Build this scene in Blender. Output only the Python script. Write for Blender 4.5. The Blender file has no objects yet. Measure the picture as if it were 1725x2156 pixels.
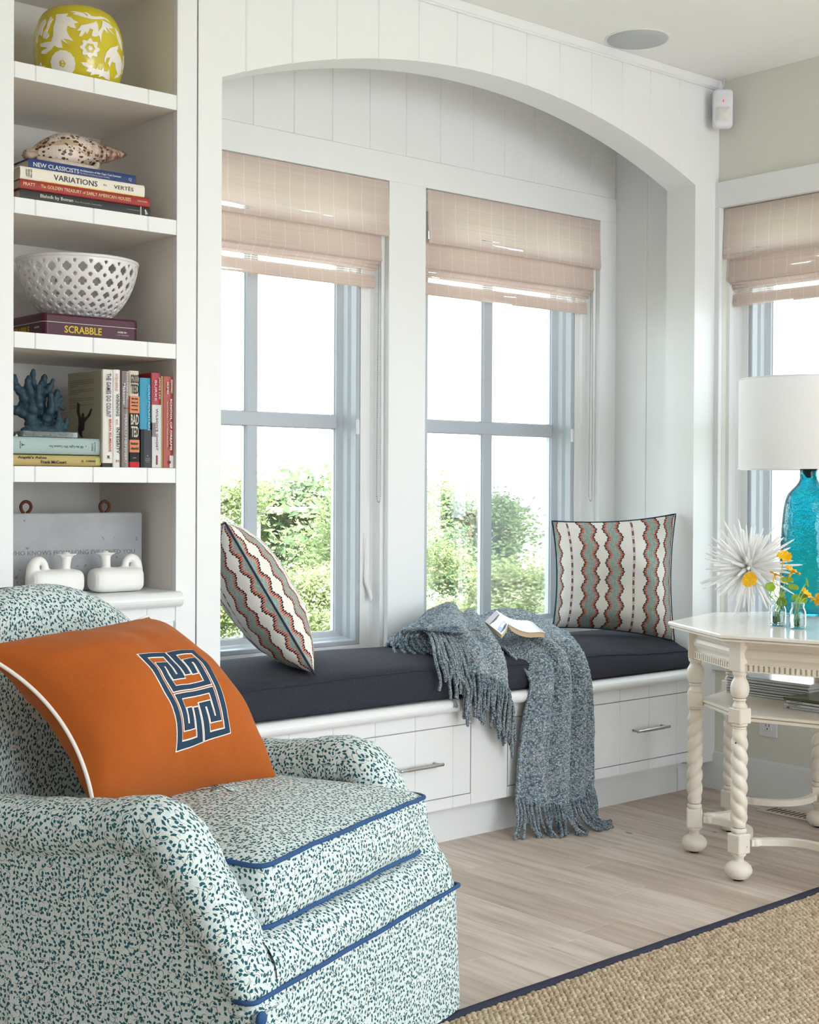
import bpy, bmesh, math, random
from mathutils import Vector, Matrix, noise
R = random.Random(7)
PI = math.pi
sc = bpy.context.scene
COL = sc.collection

# ---------------------------------------------------------------- camera
yaw, pit, rol = math.radians(49.52775), math.radians(-0.657259), math.radians(0.283891)
cd = Vector((math.cos(yaw)*math.cos(pit), math.sin(yaw)*math.cos(pit), math.sin(pit)))
cr0 = Vector((math.sin(yaw), -math.cos(yaw), 0)); cu0 = cr0.cross(cd)
cr = cr0*math.cos(rol)+cu0*math.sin(rol); cu = -cr0*math.sin(rol)+cu0*math.cos(rol)
cam_d = bpy.data.cameras.new('camera'); cam = bpy.data.objects.new('camera', cam_d); COL.objects.link(cam)
m3 = Matrix((cr, cu, -cd)).transposed(); m4 = m3.to_4x4(); m4.translation = Vector((-4.05259, -3.07137, 1.07))
cam.matrix_world = m4
cam_d.sensor_fit = 'HORIZONTAL'; cam_d.sensor_width = 36; cam_d.lens = 2947.94*36/1725
cam_d.shift_x = 0; cam_d.shift_y = -20.95/1725; cam_d.clip_start = .05; cam_d.clip_end = 300
sc.camera = cam

# ---------------------------------------------------------------- world, sun, window daylight, exposure
w = bpy.data.worlds.new('sky'); sc.world = w; w.use_nodes = True
bg = w.node_tree.nodes['Background']
bg.inputs[0].default_value = (.85, .935, 1, 1); bg.inputs[1].default_value = SKY = 6.7
def lamp(name, kind, loc, rot, energy, color=(1, 1, 1), size=None, portal=False):
    d = bpy.data.lights.new(name, kind); d.energy = energy; d.color = color
    o = bpy.data.objects.new(name, d); COL.objects.link(o); o.location = loc; o.rotation_euler = rot
    if size and kind == 'AREA': d.shape = 'RECTANGLE'; d.size, d.size_y = size
    if portal: d.cycles.is_portal = True
    return o
sun = lamp('sun', 'SUN', (0, -8, 9), (math.radians(38), 0, math.radians(-18)), 19.0, (1, .975, .94)); sun.data.angle = .01
# sky seen by the windows of the photograph (portals) and daylight of the windows out of the frame
lamp('portal_left', 'AREA', (-1.593, .64, 1.27), (-PI/2, 0, 0), 1, size=(.9, 1.6), portal=True)
lamp('portal_right', 'AREA', (-.579, .64, 1.27), (-PI/2, 0, 0), 1, size=(.9, 1.6), portal=True)
lamp('portal_side', 'AREA', (.24, -.45, 1.27), (0, PI/2, 0), 1, size=(1.6, .9), portal=True)
lamp('daylight_side', 'AREA', (.22, -3.9, 1.25), (0, PI/2, 0), 10, (.90, .95, 1), size=(2.2, 2.4))
lamp('daylight_rear', 'AREA', (-1.7, -8.85, 1.3), (PI/2, 0, 0), 60, (.90, .95, 1), size=(2.9, 2.3))
sc.view_settings.view_transform = 'Standard'; sc.view_settings.look = 'None'
sc.view_settings.exposure = 0.1; sc.view_settings.gamma = 1; sc.view_settings.use_curve_mapping = False
sc.cycles.use_denoising = True
sc.cycles.max_bounces = 10; sc.cycles.diffuse_bounces = 6; sc.cycles.glossy_bounces = 4
sc.cycles.transmission_bounces = 8; sc.cycles.transparent_max_bounces = 16
sc.cycles.sample_clamp_indirect = 6

# ---------------------------------------------------------------- mesh helpers
class MB:
    def __init__(s): s.v = []; s.f = []; s.uv = []; s.sm = []; s.mi = []
    def add(s, vs, fs, uvs=None, smooth=False, mat=0):
        o = len(s.v); s.v += [tuple(p) for p in vs]
        for k, f in enumerate(fs):
            s.f.append([i+o for i in f]); s.sm.append(smooth); s.mi.append(mat)
            if uvs is None: s.uv.append(None)
            elif not isinstance(uvs[0][0], (tuple, list)): s.uv.append([uvs[i] for i in f])
            else: s.uv.append(uvs[k])
        return s
    def box(s, x0, x1, y0, y1, z0, z1, b=0, fn=None, mat=0):
        X, Y, Z = (min(x0, x1), max(x0, x1)), (min(y0, y1), max(y0, y1)), (min(z0, z1), max(z0, z1))
        b = min(b, .45*(X[1]-X[0]), .45*(Y[1]-Y[0]), .45*(Z[1]-Z[0]))
        if b <= 0:
            vs = [(X[i], Y[j], Z[k]) for i in (0, 1) for j in (0, 1) for k in (0, 1)]
            fs = [(0, 1, 3, 2), (4, 6, 7, 5), (0, 4, 5, 1), (2, 3, 7, 6), (0, 2, 6, 4), (1, 5, 7, 3)]
        else:
            vs = []; ix = {}
            for i in (0, 1):
                for j in (0, 1):
                    for k in (0, 1):
                        dx, dy, dz = (1-2*i)*b, (1-2*j)*b, (1-2*k)*b
                        x, y, z = X[i], Y[j], Z[k]
                        for a, p in enumerate(((x, y+dy, z+dz), (x+dx, y, z+dz), (x+dx, y+dy, z))):
                            ix[i, j, k, a] = len(vs); vs.append(p)
            fs = []
            for e in (0, 1):
                fs.append([ix[e, 0, 0, 0], ix[e, 1, 0, 0], ix[e, 1, 1, 0], ix[e, 0, 1, 0]])
                fs.append([ix[0, e, 0, 1], ix[1, e, 0, 1], ix[1, e, 1, 1], ix[0, e, 1, 1]])
                fs.append([ix[0, 0, e, 2], ix[1, 0, e, 2], ix[1, 1, e, 2], ix[0, 1, e, 2]])
                for g in (0, 1):
                    fs.append([ix[e, g, 0, 0], ix[e, g, 1, 0], ix[e, g, 1, 1], ix[e, g, 0, 1]])
                    fs.append([ix[e, 0, g, 0], ix[e, 1, g, 0], ix[e, 1, g, 2], ix[e, 0, g, 2]])
                    fs.append([ix[0, e, g, 1], ix[1, e, g, 1], ix[1, e, g, 2], ix[0, e, g, 2]])
                    for k in (0, 1): fs.append([ix[e, g, k, 0], ix[e, g, k, 1], ix[e, g, k, 2]])
        if fn: vs = [fn(*p) for p in vs]
        return s.add(vs, fs, mat=mat)
    def loft(s, rows, close=False, caps=False, smooth=True, uv=None, mat=0, wrap=False):
        """rows: list of rings (equal length). close: ring closed. wrap: last row joins first. uv in metres by arc length"""
        n = len(rows[0]); m = len(rows); vs = [p for r in rows for p in r]; fs = []; us = []
        V = [[Vector(p) for p in r] for r in rows]
        if uv is None:
            mid = n//2; vv = [0]
            for i in range(1, m): vv.append(vv[-1]+(V[i][mid]-V[i-1][mid]).length)
            cuv = []
            for r in V:
                u = [0]
                for j in range(1, n+1): u.append(u[-1]+(r[j % n]-r[j-1]).length)
                cuv.append(u)
            uv = lambda i, j: (cuv[i][j]-(0 if close else cuv[i][n-1]/2), vv[i])
        for i in range(m if wrap else m-1):
            i2 = (i+1) % m
            for j in range(n if close else n-1):
                j2 = (j+1) % n
                fs.append([i*n+j, i*n+j2, i2*n+j2, i2*n+j])
                us.append([uv(i, j), uv(i, j+1), uv(min(i+1, m-1), j+1), uv(min(i+1, m-1), j)])
        if caps:
            fs.append(list(range(n))[::-1]); us.append([uv(0, j) for j in range(n)][::-1])
            fs.append([(m-1)*n+j for j in range(n)]); us.append([uv(m-1, j) for j in range(n)])
        return s.add(vs, fs, us, smooth, mat)
    def tube(s, path, r, n=8, caps=True, mat=0, wrap=False, smooth=True):
        P = [Vector(p) for p in path]; m = len(P); rows = []; up = None
        for i in range(m):
            t = (P[(i+1) % m]-P[i-1]) if wrap else (P[min(i+1, m-1)]-P[max(i-1, 0)])
            t = t.normalized() if t.length > 1e-9 else Vector((0, 0, 1))
            if up is None: up = Vector((0, 0, 1)) if abs(t.z) < .9 else Vector((1, 0, 0))
            a = up.cross(t)
            if a.length < 1e-6: a = Vector((1, 0, 0)).cross(t)
            a.normalize(); b = t.cross(a); up = b
            rr = r[i] if isinstance(r, (list, tuple)) else r
            rows.append([P[i]+a*(rr*math.cos(2*PI*k/n))+b*(rr*math.sin(2*PI*k/n)) for k in range(n)])
        return s.loft(rows, close=True, caps=caps and not wrap, mat=mat, wrap=wrap, smooth=smooth)
    def lathe(s, prof, c=(0, 0, 0), n=24, caps=True, mat=0, fn=None, smooth=True):
        rows = []
        for r, z in prof:
            rows.append([(c[0]+r*math.cos(2*PI*k/n), c[1]+r*math.sin(2*PI*k/n), c[2]+z) for k in range(n)])
        if fn: rows = [[fn(*p) for p in r] for r in rows]
        return s.loft(rows, close=True, caps=caps, mat=mat, smooth=smooth)
    def prism(s, front, back, mat=0):
        n = len(front); vs = list(front)+list(back)
        fs = [list(range(n)), [n+i for i in range(n)][::-1]]+[[i, i+n, (i+1) % n+n, (i+1) % n] for i in range(n)]
        return s.add(vs, fs, mat=mat)
    def vboard(s, front, back, dep=.0028, ax=1, mat=0):
        """board with shallow chamfered long edges: front outline inset, full outline at depth dep, then straight to back"""
        mid = []
        for f, b_ in zip(front, back):
            q = list(b_); q[ax] = f[ax]+math.copysign(dep, b_[ax]-f[ax]); mid.append(tuple(q))
        return s.loft([front, mid, back], close=True, caps=True, smooth=False, uv=lambda i, j: (0, 0), mat=mat)
    def ball(s, c, r, n=8, m=6, sc3=(1, 1, 1), fn=None, mat=0):
        rows = []
        for i in range(m+1):
            a = PI*(i+.001)/(m+.002)-PI/2
            rows.append([(c[0]+sc3[0]*r*math.cos(a)*math.cos(2*PI*k/n), c[1]+sc3[1]*r*math.cos(a)*math.sin(2*PI*k/n), c[2]+sc3[2]*r*math.sin(a)) for k in range(n)])
        if fn: rows = [[fn(*p) for p in r] for r in rows]
        return s.loft(rows, close=True, caps=False, mat=mat)
    def build(s, name, mats, parent=None, recalc=True):
        o = ORI.get(parent.name, Vector((0, 0, 0))) if parent else Vector((0, 0, 0))
        me = bpy.data.meshes.new(name)
        me.from_pydata([(x-o.x, y-o.y, z-o.z) for x, y, z in s.v], [], s.f)
        if any(u is not None for u in s.uv):
            lay = me.uv_layers.new(name='UVMap'); k = 0
            for f, u in zip(s.f, s.uv):
                for q in range(len(f)):
                    lay.data[k].uv = u[q] if u else (0, 0); k += 1
        me.polygons.foreach_set('use_smooth', s.sm); me.polygons.foreach_set('material_index', s.mi)
        for mm in (mats if isinstance(mats, (list, tuple)) else [mats]): me.materials.append(mm)
        if recalc:
            bm = bmesh.new(); bm.from_mesh(me); bmesh.ops.recalc_face_normals(bm, faces=bm.faces[:]); bm.to_mesh(me); bm.free()
        ob = bpy.data.objects.new(name, me); COL.objects.link(ob)
        if parent: ob.parent = parent; ORI[ob.name] = o
        return ob
ORI = {}
def thing(name, label, cat, loc=(0, 0, 0), group=None):
    o = bpy.data.objects.new(name, None); COL.objects.link(o); o.location = loc; o.empty_display_size = .05
    ORI[o.name] = Vector(loc); o['label'] = label; o['category'] = cat
    if group: o['group'] = group
    return o
def tag(o, label, cat, group=None, kind=None):
    o['label'] = label; o['category'] = cat
    if group: o['group'] = group
    if kind: o['kind'] = kind
    return o
def structure(name, loc=None, mb=None, m=None):
    o = mb.build(name, m) if mb else bpy.data.objects.new(name, None)
    if not mb: COL.objects.link(o); ORI[o.name] = Vector((0, 0, 0))
    o['kind'] = 'structure'; return o
def lerp(a, b, t): return a+(b-a)*t
def cat(P, n, closed=False):
    """Catmull-Rom through points P, n samples per span"""
    P = [Vector(p) for p in P]; out = []; m = len(P)
    for i in range(m if closed else m-1):
        a, b, c, d = (P[(i-1) % m], P[i], P[(i+1) % m], P[(i+2) % m]) if closed else (P[max(i-1, 0)], P[i], P[i+1], P[min(i+2, m-1)])
        for k in range(n):
            t = k/n; t2 = t*t; t3 = t2*t
            out.append(.5*((2*b)+(c-a)*t+(2*a-5*b+4*c-d)*t2+(3*b-a-3*c+d)*t3))
    if not closed: out.append(P[-1])
    return out
def lettering(s, M, w, h, m, parent, name='lettering', ext=.0004, bold=0):
    """flat print: text fitted into w x h metres, centred on matrix M (x right, y up, z out of the surface)"""
    cu_ = bpy.data.curves.new(name, 'FONT'); cu_.body = s; cu_.extrude = ext; cu_.offset = bold; cu_.resolution_u = 2
    cu_.align_x = 'CENTER'; cu_.align_y = 'CENTER'
    t = bpy.data.objects.new('tmp', cu_); me = bpy.data.meshes.new_from_object(t); bpy.data.objects.remove(t); bpy.data.curves.remove(cu_)
    xs = [v.co.x for v in me.vertices]; ys = [v.co.y for v in me.vertices]
    cx, cy, sx, sy = (min(xs)+max(xs))/2, (min(ys)+max(ys))/2, w/(max(xs)-min(xs)), h/(max(ys)-min(ys))
    o = ORI.get(parent.name, Vector((0, 0, 0)))
    for v in me.vertices:
        p = M @ Vector(((v.co.x-cx)*sx, (v.co.y-cy)*sy, v.co.z)); v.co = p-o
    me.materials.clear(); me.materials.append(m)
    ob = bpy.data.objects.new(name, me); COL.objects.link(ob); ob.parent = parent; ORI[ob.name] = o
    return ob
def frame(origin, xax, yax):
    x = Vector(xax).normalized(); y = Vector(yax).normalized(); z = x.cross(y)
    M = Matrix((x, y, z)).transposed().to_4x4(); M.translation = Vector(origin); return M

# ---------------------------------------------------------------- material helpers
class NT:
    def __init__(s, name):
        s.m = bpy.data.materials.new(name); s.m.use_nodes = True; s.t = s.m.node_tree
        s.b = s.t.nodes['Principled BSDF']; s.out = s.t.nodes['Material Output']
    def n(s, typ, ins=None, **props):
        nd = s.t.nodes.new('ShaderNode'+typ)
        for k, v in props.items(): setattr(nd, k, v)
        for k, v in (ins or {}).items(): s.set(nd.inputs[k], v)
        return nd
    def set(s, sock, v):
        if hasattr(v, 'is_output'): s.t.links.new(v, sock)
        elif isinstance(v, (tuple, list)) and len(v) == 3 and sock.type == 'RGBA': sock.default_value = (*v, 1)
        else: sock.default_value = v
    def math(s, op, a, b=0, c=0, clamp=False):
        nd = s.n('Math', {0: a, 1: b, 2: c}, operation=op); nd.use_clamp = clamp; return nd.outputs[0]
    def mix(s, f, a, b, mode='MIX'):
        nd = s.n('Mix', data_type='RGBA', blend_type=mode); s.set(nd.inputs[0], f); s.set(nd.inputs[6], a); s.set(nd.inputs[7], b); return nd.outputs[2]
    def ramp(s, f, stops, interp='LINEAR'):
        nd = s.n('ValToRGB', {0: f}); r = nd.color_ramp; r.interpolation = interp
        while len(r.elements) < len(stops): r.elements.new(.5)
        for e, (p, c) in zip(r.elements, stops): e.position = p; e.color = (*c, 1) if len(c) == 3 else c
        return nd.outputs[0]
    def uv(s): return s.n('TexCoord').outputs['UV']
    def obj(s): return s.n('TexCoord').outputs['Object']
    def pos(s): return s.n('NewGeometry').outputs['Position']
    def noise(s, vec, scale, detail=2, rough=.5, dims='3D'):
        return s.n('TexNoise', {'Vector': vec, 'Scale': scale, 'Detail': detail, 'Roughness': rough}, noise_dimensions=dims).outputs[0]
    def mapv(s, vec, scale=(1, 1, 1), loc=(0, 0, 0), rot=(0, 0, 0)):
        return s.n('Mapping', {0: vec, 1: loc, 2: rot, 3: scale}).outputs[0]
    def sep(s, v): return s.n('SeparateXYZ', {0: v}).outputs
    def bump(s, h, strength=.3, dist=.002):
        s.set(s.b.inputs['Normal'], s.n('Bump', {'Strength': strength, 'Distance': dist, 'Height': h}).outputs[0])
    def fin(s, color=None, rough=None, spec=None, **kw):
        if color is not None: s.set(s.b.inputs['Base Color'], color)
        if rough is not None: s.set(s.b.inputs['Roughness'], rough)
        if spec is not None: s.set(s.b.inputs['Specular IOR Level'], spec)
        for k, v in kw.items(): s.set(s.b.inputs[k], v)
        return s.m
def plain(name, color, rough=.5, spec=.4, vary=.03, scale=6, bump=0, bscale=400, **kw):
    """painted or plain surface with slight procedural tone variation and fine relief"""
    t = NT(name); p = t.obj(); f = t.noise(p, scale, 3)
    lo = tuple(max(0, c*(1-vary)) for c in color); hi = tuple(min(1, c*(1+vary)) for c in color)
    if bump: t.bump(t.noise(p, bscale, 2), bump, .001)
    return t.fin(t.mix(f, lo, hi), rough, spec, **kw)
# ---------------------------------------------------------------- materials
M_white = plain('white_trim_paint', (.775, .79, .805), .35, .4, .012)
M_sash = plain('sash_paint', (.44, .48, .53), .35, .4, .012)
M_ceil = plain('ceiling_paint', (.85, .86, .86), .8, .2, .015)
M_wall = plain('sage_wall_paint', (.70, .70, .645), .75, .2, .02, bump=.05)
M_case = plain('bookcase_interior_paint', (.78, .75, .71), .5, .3, .02)
M_black = plain('black_plastic', (.015, .015, .017), .5)
M_steel = plain('brushed_steel', (.55, .55, .55), .3, .5, Metallic=1)
M_grille = plain('speaker_grille_paint', (.47, .50, .52), .6, .3)
M_plastic = plain('white_plastic', (.74, .745, .80), .4, .4)
def oak():
    t = NT('pale_oak'); p = t.obj(); rnd = t.n('ObjectInfo').outputs['Random']
    off = t.n('CombineXYZ', {0: t.math('MULTIPLY', rnd, 37), 1: t.math('MULTIPLY', rnd, 91)}).outputs[0]
    q = t.n('VectorMath', {0: p, 1: off}, operation='ADD').outputs[0]
    g = t.noise(t.mapv(q, (14, 1.1, 1)), 2.2, 6, .62); g2 = t.noise(t.mapv(q, (90, 3, 1)), 2, 3, .6)
    base = t.mix(rnd, (.47, .375, .315), (.66, .57, .505))
    c = t.mix(t.math('MULTIPLY', t.math('SUBTRACT', g, .42, clamp=True), 2.4, clamp=True), base, (.235, .165, .125))
    c = t.mix(t.math('MULTIPLY', g2, .28), c, (.72, .65, .60))
    kn = t.n('TexVoronoi', {'Vector': t.mapv(q, (3.2, 1.6, 1)), 'Scale': 1.25}).outputs['Distance']
    c = t.mix(t.math('MULTIPLY', t.math('LESS_THAN', kn, .035), .7), c, (.13, .085, .06))
    t.bump(g2, .06, .001)
    return t.fin(c, t.math('ADD', .36, t.math('MULTIPLY', g, .2)), .35)
M_oak = oak()
M_dim = plain('taupe_wall_paint', (.42, .41, .40), .8, .2)
def glass_pane():
    t = NT('window_glass'); tr = t.n('BsdfTransparent', {0: (.97, .985, .98)}); gl = t.n('BsdfGlossy', {0: (1, 1, 1), 'Roughness': .0})
    f = t.n('Fresnel', {0: 1.45}).outputs[0]; mx = t.n('MixShader', {0: t.math('MULTIPLY', f, .8), 1: tr.outputs[0], 2: gl.outputs[0]})
    t.t.links.new(mx.outputs[0], t.out.inputs[0]); return t.m
M_pane = glass_pane()
def bamboo():
    t = NT('woven_bamboo'); u = t.sep(t.uv()); a, z = u[0], u[1]
    cz = t.n('CombineXYZ', {0: t.math('MULTIPLY', a, 2.2), 1: t.math('MULTIPLY', z, 330)}).outputs[0]
    reed = t.noise(cz, 1, 2, .6)
    band = t.noise(t.n('CombineXYZ', {0: t.math('MULTIPLY', a, 1.4), 1: t.math('MULTIPLY', z, 34)}).outputs[0], 1, 2)
    jag = t.math('MULTIPLY', t.noise(t.n('CombineXYZ', {0: t.math('MULTIPLY', z, 9), 1: 3}).outputs[0], 1, 1), .012)
    th = t.math('ABSOLUTE', t.math('SUBTRACT', t.math('FRACT', t.math('DIVIDE', t.math('ADD', a, jag), .0565)), .5))
    thread = t.math('LESS_THAN', th, .022)
    c = t.mix(reed, (.50, .40, .365), (.76, .655, .615)); c = t.mix(t.math('MULTIPLY', band, .35), c, (.80, .70, .62))
    c = t.mix(t.math('MULTIPLY', thread, .55), c, (.84, .79, .76))
    bmp = t.n('Bump', {'Strength': .35, 'Distance': .001, 'Height': reed}).outputs[0]
    df = t.n('BsdfDiffuse', {0: c, 'Normal': bmp}); tl = t.n('BsdfTranslucent', {0: t.mix(.5, c, (.86, .74, .68))})
    m1 = t.n('MixShader', {0: .30, 1: df.outputs[0], 2: tl.outputs[0]})
    gp = t.noise(t.n('CombineXYZ', {0: t.math('MULTIPLY', a, 3.1), 1: t.math('MULTIPLY', z, 120)}).outputs[0], 1, 2, .55)
    reg = t.noise(t.n('CombineXYZ', {0: t.math('MULTIPLY', a, 2.2), 1: t.math('MULTIPLY', z, 7)}).outputs[0], 1.3, 1)
    gap = t.math('MULTIPLY', t.math('GREATER_THAN', gp, .60), t.math('GREATER_THAN', reg, .60)); gap = t.math('MULTIPLY', gap, t.math('MULTIPLY', t.math('LESS_THAN', z, 1.918), t.math('SUBTRACT', 1, thread)))
    tr = t.n('BsdfTransparent'); m2 = t.n('MixShader', {0: t.math('MULTIPLY', gap, .8), 1: m1.outputs[0], 2: tr.outputs[0]})
    t.t.links.new(m2.outputs[0], t.out.inputs[0]); return t.m
M_bamboo = bamboo()
def sheer():
    t = NT('open_weave'); u = t.sep(t.uv())
    th = t.math('ABSOLUTE', t.math('SUBTRACT', t.math('FRACT', t.math('DIVIDE', u[0], .0565)), .5)); thread = t.math('LESS_THAN', th, .03)
    rd = t.math('LESS_THAN', t.math('FRACT', t.math('MULTIPLY', u[1], 160)), .33)
    k = t.math('MAXIMUM', thread, rd)
    df = t.n('BsdfTranslucent', {0: (.86, .76, .70)}); d2 = t.n('BsdfDiffuse', {0: (.76, .66, .60)}); m0 = t.n('MixShader', {0: .5, 1: d2.outputs[0], 2: df.outputs[0]})
    tr = t.n('BsdfTransparent', {0: (1, .985, .97)})
    mx = t.n('MixShader', {0: t.math('ADD', .12, t.math('MULTIPLY', k, .7)), 1: tr.outputs[0], 2: m0.outputs[0]}); t.t.links.new(mx.outputs[0], t.out.inputs[0]); return t.m
M_sheer = sheer()
# ---------------------------------------------------------------- room shell
H = 2.503; YB = .42
fl = structure('floor')
xs = .0; k = 0
MB().box(-6.7, .05, -9, .1, -.06, -.0205).build('subfloor', M_dim, fl)
while xs > -6.6:
    w0 = .1415; x1 = xs; x0 = xs-w0; y = .06; k += 1
    y -= R.uniform(.15, 1.2); ys = [.06, y]
    while ys[-1] > -8.8: ys.append(max(-9, ys[-1]-R.uniform(1.5, 2.6)))
    for ya, yb in zip(ys, ys[1:]):
        b = MB().box(x0+.0004, x1-.0004, yb+.0005, ya-.0005, -.02, 0, .0009)
        b.build('plank', M_oak, fl)
    xs = x0
structure('ceiling', mb=MB().box(-6.7, .3, -4.0, .75, H, H+.16).box(-6.7, .3, -9.2, -5.8, H, H+.16).box(-6.7, -3.6, -5.8, -4.0, H, H+.16).box(-.6, .3, -5.8, -4.0, H, H+.16), m=M_ceil)   # added, unseen skylight opening behind the camera: lets sun in for floor bounce
# right wall with two pairs of openings (the near pair is out of the frame)
b = MB()
def wallx(y0, y1, z0, z1): b.box(0, .2, y0, y1, z0, z1)
wallx(-9, .75, 0, .50); wallx(-9, .75, 2.055, H); wallx(-.02, .75, .5, 2.055); wallx(-2.6, -.876, .5, 2.055); wallx(-9, -5.2, .5, 2.055)
structure('wall_right', mb=b, m=M_wall)
b = MB(); b.box(-6.7, -6.5, -9, .4, 0, H); structure('wall_left', mb=b, m=M_dim)
b = MB(); b.box(-6.7, -3.2, -9, -8.8, 0, H); b.box(-.2, .2, -9, -8.8, 0, H); b.box(-3.2, -.2, -9, -8.8, 2.42, H); b.box(-3.2, -.2, -9, -8.8, 0, .1)
structure('wall_rear', mb=b, m=M_dim)
b = MB(); b.box(-6.7, -2.74, 0, .2, 0, H); structure('wall_back', mb=b, m=M_white)
structure('baseboard_right', mb=MB().box(-.013, 0, -6.2, .055, 0, .126, .001).box(-.009, 0, -6.2, .055, .126, .133, .001), m=M_white)

# facade with the arch: solid body and boards in front of it
AX0, AX1, ACX, AZ, AR = -2.074, -.131, -1.1025, 2.314, 2.546
def arch(x): return AZ-(AR-math.sqrt(AR*AR-(x-ACX)**2))
def facade(x0, x1, z0=.1, ztop=H, seg=.02):
    pts = [(x0, ztop), (x1, ztop)]
    lo = []
    if x1 > AX1: pts += [(x1, z0), (AX1, z0)] if x0 < AX1 else [(x1, z0), (x0, z0)]
    a, c = max(x0, AX0), min(x1, AX1)
    if c > a:
        n = max(2, int((c-a)/seg))
        lo = [(lerp(c, a, i/n), arch(lerp(c, a, i/n))) for i in range(n+1)]
    pts += lo
    if x0 < AX0: pts += [(AX0, z0), (x0, z0)] if x1 > AX0 else [(x1, z0), (x0, z0)]
    out = []
    for p in pts:
        if not out or abs(out[-1][0]-p[0])+abs(out[-1][1]-p[1]) > 1e-6: out.append(p)
    return out
P = facade(-2.145, 0)
wa = structure('wall_arch', mb=MB().prism([(x, .007, z) for x, z in P], [(x, .125, z) for x, z in P]), m=M_white)
XB = [-2.145, -2.001, -1.852, -1.703, -1.555, -1.405, -1.256, -1.110, -.966, -.817, -.669, -.519, -.375, -.222, 0]
for x0, x1 in zip(XB, XB[1:]):
    P = facade(x0, x1, ztop=2.49)
    def ins(x): return x+.0035 if abs(x-x0) < 1e-6 and x0 > -2.1 else (x-.0035 if abs(x-x1) < 1e-6 and x1 < -.01 else x)
    MB().vboard([(ins(x), 0, z) for x, z in P], [(x, .007, z) for x, z in P]).build('board', M_white, wa)
structure('trim_1', mb=MB().box(-2.73, 0, -.013, .0, 2.474, H, .002).box(-2.73, 0, -.008, 0, 2.469, 2.476, .002), m=M_white)
structure('trim_2', mb=MB().box(-.145, 0, .055, .125, 0, .1, .001), m=M_white)

# window wall of the alcove
W1 = (-2.021, -1.165); W2 = (-1.007, -.151); ZO0, ZO1 = .495, 2.055
b = MB()
def wally(x0, x1, z0, z1): b.box(x0, x1, .44, .62, z0, z1)
wally(-2.3, .2, 0, ZO0); wally(-2.3, .2, ZO1, H); wally(-2.3, W1[0], ZO0, ZO1); wally(W1[1], W2[0], ZO0, ZO1); wally(W2[1], .2, ZO0, ZO1)
ww = structure('wall_window', mb=b, m=M_white)
GX = [-2.143, -1.989, -1.840, -1.691, -1.541, -1.394, -1.244, -1.092, -.942, -.793, -.645, -.497, -.348, -.199, -.062]
for x0, x1 in zip(GX, GX[1:]):
    MB().vboard([(x0+.003, .424, 2.146), (x1-.003, .424, 2.146), (x1-.003, .424, H), (x0+.003, .424, H)],
               [(x0, .44, 2.146), (x1, .44, 2.146), (x1, .44, H), (x0, .44, H)]).build('board', M_white, ww)
structure('trim_3', mb=MB().box(-2.143, -.062, YB, .442, ZO1, 2.145, .0015), m=M_white)
structure('trim_4', mb=MB().box(W1[1], W2[0], YB, .442, .42, ZO1, .0015), m=M_white)
structure('trim_5', mb=MB().box(W2[1], -.062, YB, .442, .42, ZO1, .0015), m=M_white)
structure('trim_6', mb=MB().box(-2.143, W1[0], YB, .442, .42, ZO1, .0015), m=M_white)
# alcove cheeks
for nm, xf, s in (('wall_alcove_right', -.062, 1), ('wall_alcove_left', -2.143, -1)):
    o = structure(nm, mb=MB().box(xf+s*.008, xf+s*.06, .125, .44, .1, H), m=M_white)
    for y0, y1 in ((.125, .272), (.272, .44)):
        MB().vboard([(xf, y0+.003, .1), (xf, y1-.003, .1), (xf, y1-.003, H), (xf, y0+.003, H)],
                   [(xf+s*.008, y0, .1), (xf+s*.008, y1, .1), (xf+s*.008, y1, H), (xf+s*.008, y0, H)], ax=0).build('board', M_white, o)
# casing of the side window
b = MB(); b.box(-.02, 0, -.966, .014, 2.055, 2.145, .0015); b.box(-.02, 0, -.02, .014, .52, 2.055, .0015)
b.box(-.02, 0, -.966, -.876, .52, 2.055, .0015); b.box(-.02, 0, -.966, .014, .425, .52, .0015); b.box(-.045, .02, -.99, .034, .50, .52, .004)
structure('trim_7', mb=b, m=M_white)

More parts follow.
